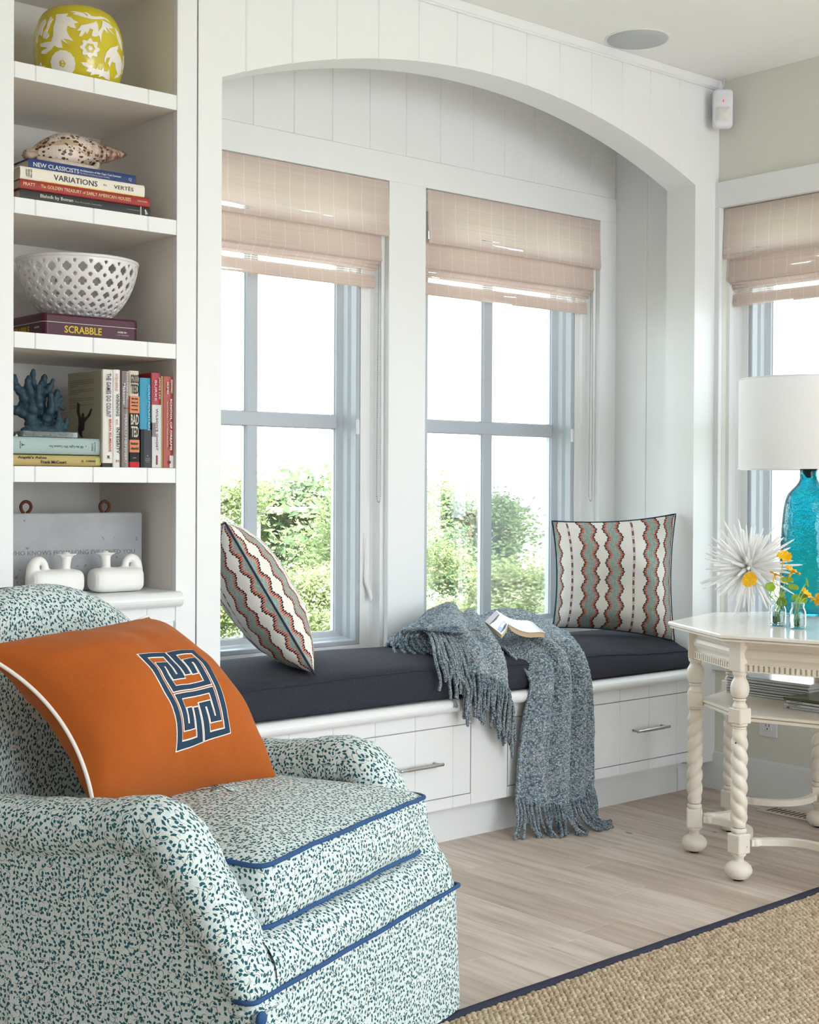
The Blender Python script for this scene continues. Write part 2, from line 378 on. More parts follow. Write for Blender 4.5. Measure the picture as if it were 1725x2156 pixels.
# ---------------------------------------------------------------- windows
def sweep_rect(mb, prof, a0, a1, z0, z1, fn):
    rows = []
    for o, d in prof: rows.append([fn(a0+o, d, z0+o), fn(a1-o, d, z0+o), fn(a1-o, d, z1-o), fn(a0+o, d, z1-o)])
    mb.loft(rows, close=True, smooth=False)
FA = lambda a, d, z: (a, YB+d, z)
FB = lambda a, d, z: (d-.02+.02, -.02-a, z)
def make_window(name, a0, a1, fn):
    o = structure(name)
    b = MB(); sweep_rect(b, [(-.002, .023), (.0015, .0235), (.004, .024), (.012, .026), (.014, .045), (.018, .056), (.026, .064), (.034, .068), (.060, .070), (.060, .12), (-.002, .12), (-.002, .023)], a0, a1, ZO0, ZO1, fn)
    b.build('window_frame', M_white, o)
    b = MB(); sweep_rect(b, [(.0605, .12), (.0605, .074), (.062, .072), (.073, .072), (.075, .075), (.076, .10), (.082, .112), (.083, .132), (.088, .138), (.098, .15), (.099, .175), (.0605, .175), (.0605, .12)], a0, a1, ZO0, ZO1, fn)
    s = b.build('sash', M_sash, o)
    am = (a0+a1)/2; zm = 1.278; e = .099
    b = MB()
    def bar(p, hor):
        q = []
        for w_, d in ((.0215, .176), (.0215, .148), (.0205, .146), (-.0205, .146), (-.0215, .148), (-.0215, .176)):
            q.append((w_, d))
        def ring(t): return [fn(t, d, p+w_) if hor else fn(p+w_, d, t) for w_, d in q]
        return [ring(a0+e), ring(a1-e)] if hor else None
    b.loft(bar(zm, True), close=True, caps=True, smooth=False)
    b.build('muntin', M_sash, o)
    for za, zb in ((ZO0+e, zm-.0215), (zm+.0215, ZO1-e)):
        b = MB(); q = [(.0215, .176), (.0215, .152), (.0185, .147), (-.0185, .147), (-.0215, .152), (-.0215, .176)]
        b.loft([[fn(am+w_, d, t) for w_, d in q] for t in (za, zb)], close=True, caps=True, smooth=False); b.build('muntin', M_sash, o)
    for ka, (p0, p1) in enumerate(((a0+e-.003, am-.02), (am+.02, a1-e+.003))):
        for q0, q1 in ((ZO0+e-.003, zm-.02), (zm+.02, ZO1-e+.003)):
            MB().box(p0, p1, .160, .164, q0, q1, fn=fn).build('pane', M_pane, o)
            b = MB(); sweep_rect(b, [(0, .158), (.004, .158), (.004, .168), (0, .168), (0, .158)], p0, p1, q0, q1, fn); b.build('glazing_bead', M_grille, o)
    # folding lock lever on the frame and the small catch on the sash
    ah = a1-.040
    b = MB(); b.tube([fn(ah, .068, .90), fn(ah, .066, .84), fn(ah-.002, .064, .78), fn(ah-.001, .060, .755), fn(ah+.006, .052, .728), fn(ah+.008, .046, .708), fn(ah+.002, .042, .696)], [.004, .006, .007, .007, .007, .006, .003], 8)
    b.box(ah-.008, ah+.008, .066, .071, .77, .915, .002, fn=fn); b.build('lock_lever', M_white, o)
    b = MB(); b.box(a1-.075, a1-.064, .066, .076, 1.235, 1.285, .003, fn=fn); b.build('sash_catch', M_plastic, o)
    return o
make_window('window_1', *W1, FA); make_window('window_2', *W2, FA)
make_window('window_3', 0, .856, FB)

# ---------------------------------------------------------------- woven roman shades
def make_shade(a0, a1, fn, label, chain_side, end=1):
    o = thing('roman_shade', label, 'window shade', fn((a0+a1)/2, 0, ZO1), 'woven roman shades')
    rr = random.Random(int(abs(a0)*100))
    def sheet(name, prof, e0, e1, m, th=.002, rag=.0015):
        rows = []; n = 30
        for i, (d, z) in enumerate(prof):
            wob = rr.uniform(-rag, rag)
            rows.append([fn(lerp(a0+e0+(wob if j == 0 else 0), a1-e1+(wob if j == n else 0), j/n), d, z) for j in range(n+1)])
        back = [[fn(lerp(a0+e0, a1-e1, j/n), d+th, z) for j in range(n+1)] for d, z in prof]
        b = MB()
        uv = lambda i, j: (lerp(a0, a1, j/n), prof[min(i, len(prof)-1)][1])
        b.loft(rows, uv=uv, smooth=False)
        b.build(name, m, o)
    zs = lambda z0, z1, d0, d1, n=6: [(lerp(d0, d1, i/n), lerp(z0, z1, i/n)) for i in range(n+1)]
    b = MB(); b.box(a0+.004, a1-.004, .012, .045, 2.02, 2.052, .002, fn=fn); b.build('head_rail', M_white, o)
    sheet('valance', zs(2.051, 1.90, .002, -.006, 24)+[(-.0075, 1.885), (-.006, 1.875), (.0, 1.873), (.004, 1.876)], .006, .004, M_bamboo)
    sheet('fold', zs(1.893, 1.80, .022, .016, 16)+[(.016, 1.796), (.022, 1.793), (.03, 1.80)], .012, .016, M_bamboo)
    sheet('fold', zs(1.893, 1.79, .034, .030, 4), .016, .02, M_bamboo)
    sheet('fold', [(.026, 1.80), (.024, 1.79), (.026, 1.785), (.034, 1.787)], .013, .017, M_bamboo)
    sheet('fold', [(.034, 1.79), (.030, 1.779), (.032, 1.775), (.04, 1.778)], .015, .02, M_bamboo)
    sheet('fold', [(.04, 1.782), (.036, 1.770), (.038, 1.766), (.046, 1.77)], .016, .022, M_bamboo)
    sheet('sheer_band', zs(1.79, 1.748, .044, .046, 4), .016, .03, M_sheer)
    sheet('hem_bar', zs(1.752, 1.712, .040, .036, 6)+[(.040, 1.709), (.046, 1.712), (.047, 1.75)], .016, .028, M_bamboo)
    # continuous bead chain
    b = MB(); ac = a1-.016 if chain_side else a0+.016
    path = []
    zt, zb_ = 1.87, 1.035
    n = 170
    for i in range(n): path.append((ac+.001*math.sin(i*.3)*.3+.003*(i/n), .022, lerp(zt, zb_, i/n)))
    for i in range(9): t = PI*i/8; path.append((ac-.004+.008*math.cos(t)-.001, .022, zb_-.018*math.sin(t)))
    for i in range(n): path.append((ac-.012+.005*(i/n), .025, lerp(zb_, zt, i/n)))
    for a, d, z in path:
        c = fn(a, d, z); r = .0021
        b.add([(c[0]+r, c[1], c[2]), (c[0]-r, c[1], c[2]), (c[0], c[1]+r, c[2]), (c[0], c[1]-r, c[2]), (c[0], c[1], c[2]+r), (c[0], c[1], c[2]-r)],
              [(0, 2, 4), (2, 1, 4), (1, 3, 4), (3, 0, 4), (2, 0, 5), (1, 2, 5), (3, 1, 5), (0, 3, 5)], smooth=True)
    c = b.build('bead_chain', plain('bead_chain_metal', (.22, .21, .19), .4), o); c['kind'] = 'stuff'
make_shade(*W1, FA, 'woven pale bamboo roman shade over the left window of the alcove', True)
make_shade(*W2, FA, 'woven pale bamboo roman shade over the right window of the alcove', True)
make_shade(0, .856, FB, 'woven pale bamboo roman shade on the side wall window behind the lamp', True)

# ---------------------------------------------------------------- ceiling speaker, detector, outlet, vent
o = thing('ceiling_speaker', 'round grey speaker grille recessed in the white ceiling', 'speaker', (-.587, -.122, H))
MB().lathe([(.0, -.001), (.094, -.001), (.102, -.003), (.105, -.001), (.106, .004)], (-.587, -.122, H), 48, caps=False).build('rim', M_white, o)
MB().lathe([(.0, -.0065), (.06, -.0060), (.096, -.0045), (.098, -.001)], (-.587, -.122, H), 48, caps=False).build('grille', M_grille, o)
def detector():
    o = thing('motion_detector', 'white motion detector with red light high in the corner', 'detector', (-.06, -.045, 2.40))
    c = Vector((-.052, -.052, 2.386)); nx = Vector((-.7071, -.7071, 0)); ax = Vector((.7071, -.7071, 0)); up = Vector((0, 0, 1))
    def pt(a, z, d): return c+ax*a+up*z+nx*d
    def shape(w, h, d, rr, n=5):
        pts = []
        for q, (sx, sz) in enumerate(((1, 1), (-1, 1), (-1, -1), (1, -1))):
            for i in range(n+1):
                t = PI/2*q+PI/2*i/n; pts.append(pt(sx*(w-rr)+rr*math.cos(t)+0*(1 if sz > 0 else .9), sz*(h-rr)+rr*math.sin(t), d))
        return pts
    b = MB(); b.loft([shape(.028, .058, -.02, .010), shape(.0335, .0655, -.006, .012), shape(.0345, .067, .012, .013), shape(.0325, .065, .022, .014), shape(.026, .058, .0255, .012), shape(.001, .001, .0262, .0005)], close=True, caps=True)
    b.build('housing', M_plastic, o)
    b = MB(); b.loft([[p+up*-.022 for p in shape(.0255, .026, .0235, .006)], [p+up*-.022 for p in shape(.0245, .025, .0280, .006)], [p+up*-.022 for p in shape(.001, .001, .0295, .0005)]], close=True)
    b.build('lens', plain('detector_lens', (.74, .74, .72), .3), o)
    b = MB(); b.loft([[p+up*.024 for p in shape(.0022, .005, .024, .002)], [p+up*.024 for p in shape(.0020, .0045, .0275, .002)], [p+up*.024 for p in shape(.0002, .0002, .0278, .0001)]], close=True)
    t = NT('red_indicator'); t.fin((.8, .05, .03), .4); t.b.inputs['Emission Color'].default_value = (1, .05, .02, 1); t.b.inputs['Emission Strength'].default_value = .6
    b.build('indicator_light', t.m, o)
    b = MB(); b.tube([pt(-.004, .05, -.014), pt(-.002, .075, -.018), pt(.004, .085, -.02), pt(.01, .118, -.03)], .0022, 6); b.build('cable', M_plastic, o)
    b = MB(); b.box(-.06, -.002, -.006, -.001, 2.37, 2.40, .001); b.tube([(-.03, -.004, 2.385), tuple(pt(0, 0, -.01))], .008, 8); b.build('bracket', M_plastic, o)
detector()
o = thing('wall_outlet', 'white electrical outlet plate on the sage wall behind the table', 'outlet', (0, -.227, .265))
MB().box(-.006, 0, -.264, -.190, .215, .330, .003).build('plate', M_plastic, o)
for z in (.252, .293):
    MB().box(-.0085, -.004, -.244, -.210, z-.0155, z+.0155, .003).build('receptacle', M_white, o)
    b = MB(); b.box(-.0091, -.008, -.2345, -.2325, z-.001, z+.009); b.box(-.0091, -.008, -.2215, -.2195, z-.001, z+.008)
    b.lathe([(.0001, 0), (.0026, 0)], (0, 0, 0), 10, caps=False, fn=lambda x, y, zz: (-.0091, -.227+x, z-.008+y)); b.build('slot', M_black, o)
o = thing('floor_vent', 'wooden floor register with slots beside the side wall', 'vent', (-.125, -.39, 0))
b = MB(); b.box(-.172, -.082, -.53, -.30, .0, .004, .001); b.build('frame', M_oak, o)
b = MB()
for i in range(10): b.box(-.155, -.098, -.332-i*.0175-.004, -.332-i*.0175+.004, .0035, .0046)
b.build('slot', plain('vent_slot_dark', (.10, .07, .05), .8), o)

# ---------------------------------------------------------------- built-in bookcase
BX0, BX1 = -2.642, -2.207
bk = thing('bookcase', 'white built-in bookcase with shelves left of the arched alcove', 'bookcase', (-2.43, .2, 0))
MB().box(BX0, BX1, .402, .418, .77, H).build('back_panel', M_case, bk)
for s, x in ((-1, BX0), (1, BX1)):
    MB().box(x, x+s*.018, .0205, .402, .1, H).build('side_panel', M_case, bk)
MB().box(BX1, -2.149, 0, .02, .1, 2.474, .001).build('stile', M_white, bk)
MB().box(-2.74, BX0, 0, .02, .1, 2.474, .001).build('stile', M_white, bk)
MB().box(-2.74, -2.149, .055, .075, 0, .1).build('plinth', M_white, bk)
for z in (1.112, 1.4245, 1.736, 2.0495, 2.370):
    s = MB().box(BX0, BX1, .010, .402, z-.037, z, .001).build('shelf', M_case, bk)
    gx = [BX0, -2.589, -2.439, -2.290, BX1]
    for x0, x1 in zip(gx, gx[1:]):
        MB().vboard([(x0+.003, 0, z), (x1-.003, 0, z), (x1-.003, 0, z-.037), (x0+.003, 0, z-.037)], [(x0, .010, z), (x1, .010, z), (x1, .010, z-.037), (x0, .010, z-.037)]).build('edge_board', M_white, s)
# ledge with rounded nose
def nose(x0, x1, yf, yb, z0, z1, n=10):
    r = (z1-z0)/2; pr = [(yb, z0)]+[(yf+r-r*math.sin(PI*i/n), z0+r-r*math.cos(PI*i/n)) for i in range(n+1)]+[(yb, z1)]
    b = MB(); e = .004
    b.loft([[(x, y, z) for y, z in pr] for x in (x0, x1)], close=True, caps=True, smooth=False)
    return b
nose(-2.66, -2.201, -.03, .402, .763, .802).build('ledge', M_white, bk)
gx = [BX0, -2.589, -2.439, -2.290, BX1]
for x0, x1 in zip(gx, gx[1:]):
    MB().vboard([(x0+.002, 0, .763), (x1-.002, 0, .763), (x1-.002, 0, .728), (x0+.002, 0, .728)], [(x0, .01, .763), (x1, .01, .763), (x1, .01, .728), (x0, .01, .728)]).build('rail_board', M_white, bk)
d = MB().box(-2.637, -2.2115, .004, .022, .42, .7245, .001).build('drawer_front', M_white, bk)
MB().box(BX0, BX1, .002, .02, .1, .415, .001).build('lower_panel', M_white, bk)

# ---------------------------------------------------------------- window seat
ws = thing('window_seat', 'white built-in window seat with drawers under the windows', 'bench', (-1.1, .2, 0))
MB().box(-2.072, -.135, .055, .42, 0, .115).build('plinth', M_white, ws)
MB().box(-2.072, -.135, .012, .42, .115, .405).build('carcass', M_case, ws)
nose(-2.072, -.134, -.030, .42, .402, .440).build('seat_board', M_white, ws)
SX = [-2.071, -2.004, -1.855, -1.706, -1.556, -1.406, -1.258, -1.185]
SX2 = [-1.031, -.953, -.806, -.657, -.509, -.361, -.213, -.140]
def seatboard(x0, x1, z0, z1, par, nm, g0=True, g1=True, yb=.012):
    MB().vboard([(x0+(.0025 if g0 else 0), 0, z0), (x1-(.0025 if g1 else 0), 0, z0), (x1-(.0025 if g1 else 0), 0, z1), (x0+(.0025 if g0 else 0), 0, z1)],
               [(x0, yb, z0), (x1, yb, z0), (x1, yb, z1), (x0, yb, z1)]).build(nm, M_white, par)
seatboard(-1.1835, -1.0325, .115, .404, ws, 'board', False, False)
seatboard(-.138, -.135, .115, .404, ws, 'board', False, False)
for S in (SX, SX2):
    d = MB().box(S[0]+.003, S[-1]-.003, .006, .012, .151, .356).build('drawer', M_white, ws)
    for i, (x0, x1) in enumerate(zip(S, S[1:])):
        f, l = i == 0, i == len(S)-2
        seatboard(x0, x1, .360, .404, ws, 'board', not f, not l); seatboard(x0, x1, .115, .147, ws, 'board', not f, not l)
        seatboard(x0+(.0025 if f else 0), x1-(.0025 if l else 0), .150, .3565, d, 'drawer_board', not f, not l, .008)
    cx = (S[0]+S[-1])/2
    for hx in ((-1.405, -1.845) if S is SX else (-.370, -.796)):
        b = MB(); n = 10; path = [(hx-.083+i*.166/20, -.030, .256) for i in range(21)]
        b.tube(path, [.0055 if 3 < i < 17 else .005 for i in range(21)], 12)
        for px in (hx-.072, hx+.072): b.tube([(px, .0, .256), (px, -.03, .256)], .0042, 10)
        h = b.build('handle', M_steel, d)
        t = MB(); t.tube([(hx-.052, -.030, .256), (hx+.052, -.030, .256)], .0061, 16, caps=False); t.build('knurled_grip', M_steel, d)
# ---------------------------------------------------------------- fabrics
def wool():
    t = NT('charcoal_wool'); p = t.obj(); n = t.noise(p, 520, 2, .7); n2 = t.noise(t.mapv(p, (1, .12, 1)), 900, 2)
    c = t.mix(t.math('MULTIPLY', t.math('SUBTRACT', t.math('ADD', n, n2), .72, clamp=True), 1.5, clamp=True), (.014, .015, .022), (.060, .063, .085))
    t.bump(n, .35, .0015); return t.fin(c, .95, .1, **{'Sheen Weight': .04, 'Sheen Roughness': .6})
M_wool = wool()
def stripe():
    t = NT('wavy_stripe_fabric'); u, v, _ = t.sep(t.uv()); P = .216
    q = t.math('MULTIPLY', t.math('FLOOR', t.math('DIVIDE', v, .0042)), .0042)
    wv = t.math('ADD', t.math('MULTIPLY', t.math('SINE', t.math('MULTIPLY', q, 2*PI/.0635)), .0066), t.math('MULTIPLY', t.math('SINE', t.math('MULTIPLY', q, 2*PI/.0128)), .0016))
    um = t.math('SUBTRACT', t.math('MULTIPLY', t.math('FRACT', t.math('DIVIDE', u, P)), P), P/2)   # -P/2..P/2 round the pair centre
    sg = t.math('SIGN', um)
    d = t.math('ABSOLUTE', t.math('SUBTRACT', t.math('SUBTRACT', t.math('ABSOLUTE', um), .042), t.math('MULTIPLY', wv, 1)))
    kn = t.n('TexBrick', {0: t.n('CombineXYZ', {0: t.math('MULTIPLY', v, 1), 1: t.math('MULTIPLY', u, 1)}).outputs[0], 'Scale': 1, 'Mortar Size': .0007, 'Brick Width': .0085, 'Row Height': .0036, 'Mortar Smooth': .3, 1: (.30, .37, .335), 2: (.46, .54, .50), 3: (.20, .255, .235)}).outputs[0]
    grain = t.noise(t.uv(), 900, 1)
    black = (.018, .016, .024); red = (.55, .085, .04); white = (.80, .78, .745)
    c = t.mix(t.math('LESS_THAN', d, .0150), red, kn)
    c = t.mix(t.math('LESS_THAN', d, .0150), t.mix(t.math('LESS_THAN', d, .0208), black, red), kn)
    # knotted look of the rims
    dot = t.math('GREATER_THAN', t.math('SINE', t.math('MULTIPLY', v, 2*PI/.0062)), .93)
    c = t.mix(t.math('MULTIPLY', dot, t.math('GREATER_THAN', d, .015)), c, white)
    c = t.mix(t.math('LESS_THAN', d, .0272), white, c)
    # dashed arrows midway between the pairs
    am = t.math('SUBTRACT', P/2, t.math('ABSOLUTE', um))
    vf = t.math('FRACT', t.math('DIVIDE', v, .030)); dash = t.math('LESS_THAN', vf, .55)
    bar = t.math('MULTIPLY', t.math('LESS_THAN', t.math('ABSOLUTE', t.math('SUBTRACT', am, .0022)), .0013), dash)
    chev = t.math('MULTIPLY', t.math('LESS_THAN', am, .0045), t.math('GREATER_THAN', t.math('SINE', t.math('MULTIPLY', t.math('ADD', t.math('SUBTRACT', v, 0), am), 2*PI/.0068)), .55)); chev = t.math('MULTIPLY', chev, t.math('SUBTRACT', 1, dash))
    mid = t.math('MULTIPLY', t.math('LESS_THAN', am, .0009), dash)
    c = t.mix(t.math('MAXIMUM', bar, chev), c, (.10, .07, .07)); c = t.mix(mid, c, (.42, .14, .08))
    t.bump(t.math('ADD', grain, t.math('LESS_THAN', d, .0208)), .25, .0008)
    return t.fin(c, .9, .15)
M_stripe = stripe()
M_navy = plain('navy_cord', (.022, .035, .075), .7, .2, .1, bump=.3, bscale=900)
M_chairpipe = plain('blue_welt', (.030, .085, .21), .75, .2, .1, bump=.3, bscale=900)
M_cord = plain('white_cord', (.80, .76, .72), .8, .2, .04, bump=.4, bscale=700)

def pillow(name, label, c4, tf, tb, matf, pipe_m, pipe_r=.003, group=None, n=36, pinch=.035, seed=1, wr=.004, pipe_name='piping', uvo=(0, 0), ear=.0, bow=(0, 0, 0, 0), hump=(0, 0)):
    """c4: TL, TR, BR, BL in world; tf / tb front and back puff. front normal = (TR-TL) x (TL-BL). returns thing and a point function"""
    TL, TR, BR, BL = [Vector(p) for p in c4]
    N = ((TR-TL)+(BR-BL)).cross((TL-BL)+(TR-BR)).normalized()
    wd = ((TR-TL).length+(BR-BL).length)/2; ht = ((TL-BL).length+(TR-BR).length)/2
    ctr = (TL+TR+BR+BL)/4
    def base(s, q):
        # edges bow inward between the corners
        f = pinch*(1-q*q); g = pinch*(1-s*s)
        s2 = s*(1-f); q2 = q*(1-g)
        a = (s2+1)/2; b = (1-q2)/2
        return (TL*(1-a)+TR*a)*(1-b)+(BL*(1-a)+BR*a)*b + N*(bow[0]*(1-s*s)*(1 if q > 0 else 0)*abs(q)+bow[1]*(1-q*q)*abs(s)*(1 if s > 0 else 0)+bow[2]*(1-q*q)*abs(s)*(1 if s < 0 else 0)+bow[3]*(1-s*s)*abs(q)*(1 if q < 0 else 0))
    def puff(s, q):
        e = max(0, (1-abs(s)**2.6)*(1-abs(q)**2.6))
        return e**.62*(1+hump[0]*s+hump[1]*q)
    def pt(s, q, side):
        z = puff(s, q)*(tf if side > 0 else tb)
        wv = noise.noise(Vector((s*2.3+seed, q*2.3, side*3.1)))*wr*2+noise.noise(Vector((s*5+seed, q*5, side*7)))*wr
        # tension folds running out of the corners
        ra = min((abs(abs(s)-1)+abs(abs(q)-1)), 1); an = math.atan2(1-abs(q)+1e-6, 1-abs(s)+1e-6)
        wv += wr*.9*math.sin(an*9+seed)*max(0, 1-ra*1.3)*puff(s, q)
        return base(s, q)+N*side*(z+wv*min(1, puff(s, q)*2))
    o = thing(name, label, 'pillow', ctr, group)
    AL = [0]
    for i in range(60): AL.append(AL[-1]+(pt(-1+(i+1)/30, 0, 1)-pt(-1+i/30, 0, 1)).length)
    def au(s):
        x = (s+1)*30; i = min(59, int(x)); return lerp(AL[i], AL[i+1], x-i)-AL[30]
    if uvo[0] == 'seam': uvo = (.108-.042+AL[30], 0)
    cs = [-1+2*i/n for i in range(n+1)]; cs = [math.copysign(abs(x)**.85, x) for x in cs]
    b = MB()
    for side in (1, -1):
        b.loft([[pt(s, q, side) for s in cs] for q in cs], uv=lambda i, j: (au(cs[min(j, n)])+uvo[0], cs[min(i, n)]*ht/2+uvo[1]))
    cv = b.build('cover', matf, o)
    edge = [base(s, 1) for s in cs]+[base(1, -s) for s in cs[1:]]+[base(-s, -1) for s in cs[1:]]+[base(-1, s) for s in cs[1:-1]]
    b = MB(); b.tube(edge, pipe_r, 8, wrap=True); b.build(pipe_name, pipe_m, o)
    return o, pt, N, wd, ht

# ---------------------------------------------------------------- bench cushion
def cushion():
    o = thing('seat_cushion', 'long charcoal wool seat cushion on the white window seat', 'cushion', (-1.07, .2, .44))
    rows = []; n = 70
    X0, X1 = -2.072, -.133
    for i in range(n+1):
        x = lerp(X0, X1, i/n); e = min(1, min(x-X0, X1-x)/.03+.0); rr = math.sqrt(max(0, 1-(1-e)**2))
        zt = lerp(.537, .508, max(0, (x+1.4)/1.4))+.004*math.sin(x*7)+.003*noise.noise(Vector((x*6, 0, 0))); zt = .441+(zt-.441)*(.72+.28*rr); cr = .022*(.5+.5*rr)+(.547-zt)*.6
        pr = []
        yf, yb = -.014, .417
        yf += .02*(1-rr)
        for y, z in ((yb, .4415), (yb*.5, .441), (yf+.05, .441), (yf+.02, .442), (yf+.006, .447), (yf+.0015, .458), (yf, .475), (yf+.0005, (.475+zt)/2), (yf+.002, zt-.018), (yf+.007, zt-.006), (yf+.018, zt+.003), (yf+.04, zt+.010), (yf+.08, zt+cr*.62), (yf+.14, zt+cr*.9), (yf+.22, zt+cr), (yb-.1, zt+cr), (yb-.03, zt+cr*.8), (yb-.008, zt+cr*.3), (yb, zt-.01)):
            pr.append((x, y, z+.002*noise.noise(Vector((x*9, y*9, 3)))))
        rows.append(pr)
    b = MB(); b.loft(rows, close=True, caps=True); b.build('cover', M_wool, o)
    b = MB()
    for k in (9,): b.tube([Vector(r[k])+Vector((0, -.001, .001)) for r in rows[1:-1]], .0022, 6)
    b.build('seam', M_wool, o)
    return rows
CR_ = cushion()

# ---------------------------------------------------------------- striped pillows
G = 'wavy striped pillows on the window seat'
pillow('throw_pillow', 'wavy striped pillow leaning at the left end of the window seat', [(-2.052, .012, .972), (-1.905, .375, .955), (-1.585, .385, .588), (-1.765, .006, .553)], .095, .10, M_stripe, M_navy, group=G, seed=3, uvo=('seam', 0), pinch=.03)
pillow('throw_pillow', 'wavy striped pillow leaning at the right end of the window seat', [(-.505, .32, .95), (-.140, .070, .976), (-.176, .042, .533), (-.492, .325, .578)], .10, .055, M_stripe, M_navy, group=G, seed=11, uvo=(.165, 0), pinch=.075, wr=.006)

# ---------------------------------------------------------------- throw blanket
def yarn(name='blue_grey_yarn', sc_=175):
    t = NT(name); p = t.obj(); vo = t.n('TexVoronoi', {'Vector': t.mapv(p, (1, 1, 1.25)), 'Scale': sc_}); rnd = t.n('ObjectInfo').outputs['Random']
    k = t.sep(vo.outputs['Color'])[0]; big = t.noise(p, 14, 2)
    k = t.math('ADD', t.math('MULTIPLY', k, .85), t.math('ADD', t.math('MULTIPLY', big, .35), t.math('MULTIPLY', t.math('SUBTRACT', rnd, .5), .22)))
    c = t.ramp(k, [(.12, (.055, .115, .18)), (.30, (.15, .245, .33)), (.46, (.36, .46, .54)), (.66, (.60, .68, .74)), (.82, (.30, .42, .50)), (.92, (.50, .46, .42)), (1, (.72, .77, .80))])
    dd = vo.outputs['Distance']
    c = t.mix(t.math('MULTIPLY', t.math('SUBTRACT', dd, .25, clamp=True), 1.3, clamp=True), c, (.05, .09, .13))
    t.bump(t.math('SUBTRACT', 1, dd), 1, .006); return t.fin(c, .95, .1, **{'Sheen Weight': .2})
M_yarn = yarn(); M_fringe = yarn('blue_grey_fringe', 260)
def throw():
    o = thing('throw_blanket', 'blue grey knitted throw with fringe draped over the window seat', 'blanket', (-.95, .1, .56))
    def sheet(name, ctrl, nu, nv, fold, amp=.0025, th=.010):
        """ctrl: rows of (x,y,z) control points (same count); Catmull-Rom in both directions"""
        rows = [cat(r, nu) for r in ctrl]; cols = list(zip(*rows)); cols = [cat(c, nv) for c in cols]; g = [list(r) for r in zip(*cols)]
        m, n = len(g), len(g[0]); out = []; bk_ = []; i, j = m//4, n//2; sg = 1 if (g[i][j+1]-g[i][j-1]).cross(g[i+1][j]-g[i-1][j]).z > 0 else -1
        for i in range(m):
            ro, rb = [], []
            for j in range(n):
                a = g[min(i+1, m-1)][j]-g[max(i-1, 0)][j]; c = g[i][min(j+1, n-1)]-g[i][max(j-1, 0)]
                nn = c.cross(a); nn = nn.normalized()*sg if nn.length > 1e-9 else Vector((0, 0, 1))
                s, q = i/(m-1), j/(n-1); p = g[i][j]
                d = fold(s, q)+amp*noise.noise(p*170)+amp*noise.noise(p*90)
                ro.append(p+nn*d); rb.append(p+nn*(d-th))
            out.append(ro); bk_.append(rb)
        b = MB(); ring = [r+rb[::-1] for r, rb in zip(out, bk_)]
        b.loft(ring, close=True, caps=True); b.build(name, M_yarn, o); return out
    # right fall: over the front of the cushion down to the floor
    A = [[(-.90, .375, .58), (-.80, .38, .63), (-.68, .375, .60), (-.57, .36, .575), (-.50, .34, .562)],
         [(-.905, .30, .635), (-.80, .30, .667), (-.68, .29, .640), (-.58, .28, .612), (-.515, .27, .575)],
         [(-.95, .17, .588), (-.84, .18, .612), (-.72, .17, .613), (-.63, .165, .608), (-.59, .17, .580)],
         [(-.985, .055, .562), (-.87, .05, .578), (-.79, .05, .585), (-.705, .055, .582), (-.665, .065, .560)],
         [(-.975, -.018, .512), (-.87, -.03, .532), (-.80, -.035, .545), (-.735, -.028, .54), (-.70, -.005, .512)],
         [(-.968, -.040, .455), (-.88, -.058, .46), (-.80, -.062, .46), (-.74, -.055, .455), (-.708, -.040, .44)],
         [(-1.000, -.046, .37), (-.90, -.066, .37), (-.81, -.072, .36), (-.745, -.062, .35), (-.700, -.046, .34)],
         [(-1.020, -.044, .25), (-.91, -.070, .24), (-.82, -.078, .24), (-.745, -.066, .23), (-.696, -.046, .22)],
         [(-1.028, -.042, .15), (-.915, -.074, .13), (-.83, -.084, .125), (-.745, -.066, .13), (-.694, -.046, .13)],
         [(-1.034, -.042, .105), (-.918, -.080, .078), (-.835, -.092, .072), (-.750, -.070, .085), (-.694, -.046, .09)]]
    def fA(s, q):
        k = min(1, max(0, (s-.22)/.2)); lo = min(1, max(0, (s-.5)/.3))
        g_ = abs(math.cos(PI*(3.9*q**.85)+.5+.5*s))**.55; ed = min(1, q/.10)*min(1, (1-q)/.05+.35); f = .034*(1.55*g_-1.15)*(.45+.55*q)*k*(1-.28*lo)*ed
        f += .010*math.cos(2*PI*2.1*q+2.2)*k*(1-q)*(1-lo*.6)+.012*math.cos(2*PI*1.6*q+1+2*s)*(1-k)
        return f
    ga = sheet('body', A, 20, 11, fA)
    # left heap with its flap over the cushion edge
    Bc = [[(-1.16, .385, .565), (-1.06, .39, .60), (-.99, .39, .615), (-.92, .385, .61), (-.885, .37, .595)],
          [(-1.17, .33, .60), (-1.07, .33, .672), (-.995, .31, .682), (-.93, .31, .662), (-.89, .31, .635)],
          [(-1.19, .26, .61), (-1.10, .25, .662), (-1.02, .24, .668), (-.955, .24, .650), (-.925, .23, .62)],
          [(-1.245, .14, .598), (-1.17, .14, .645), (-1.09, .14, .648), (-1.02, .13, .632), (-.99, .12, .595)],
          [(-1.27, .04, .578), (-1.20, .04, .612), (-1.13, .04, .616), (-1.07, .03, .604), (-1.03, .03, .570)],
          [(-1.265, -.010, .556), (-1.20, -.022, .580), (-1.14, -.026, .584), (-1.09, -.028, .568), (-1.045, -.008, .535)],
          [(-1.262, -.030, .525), (-1.20, -.044, .535), (-1.15, -.050, .53), (-1.10, -.050, .505), (-1.050, -.030, .475)],
          [(-1.262, -.034, .508), (-1.20, -.050, .51), (-1.15, -.056, .495), (-1.10, -.056, .46), (-1.052, -.038, .425)]]
    def fB(s, q): return .009*math.cos(2*PI*2.2*q+3*s)+.006*math.cos(2*PI*(3.1*q+1.3*s)+1)
    gb = sheet('body', Bc, 14, 9, fB)
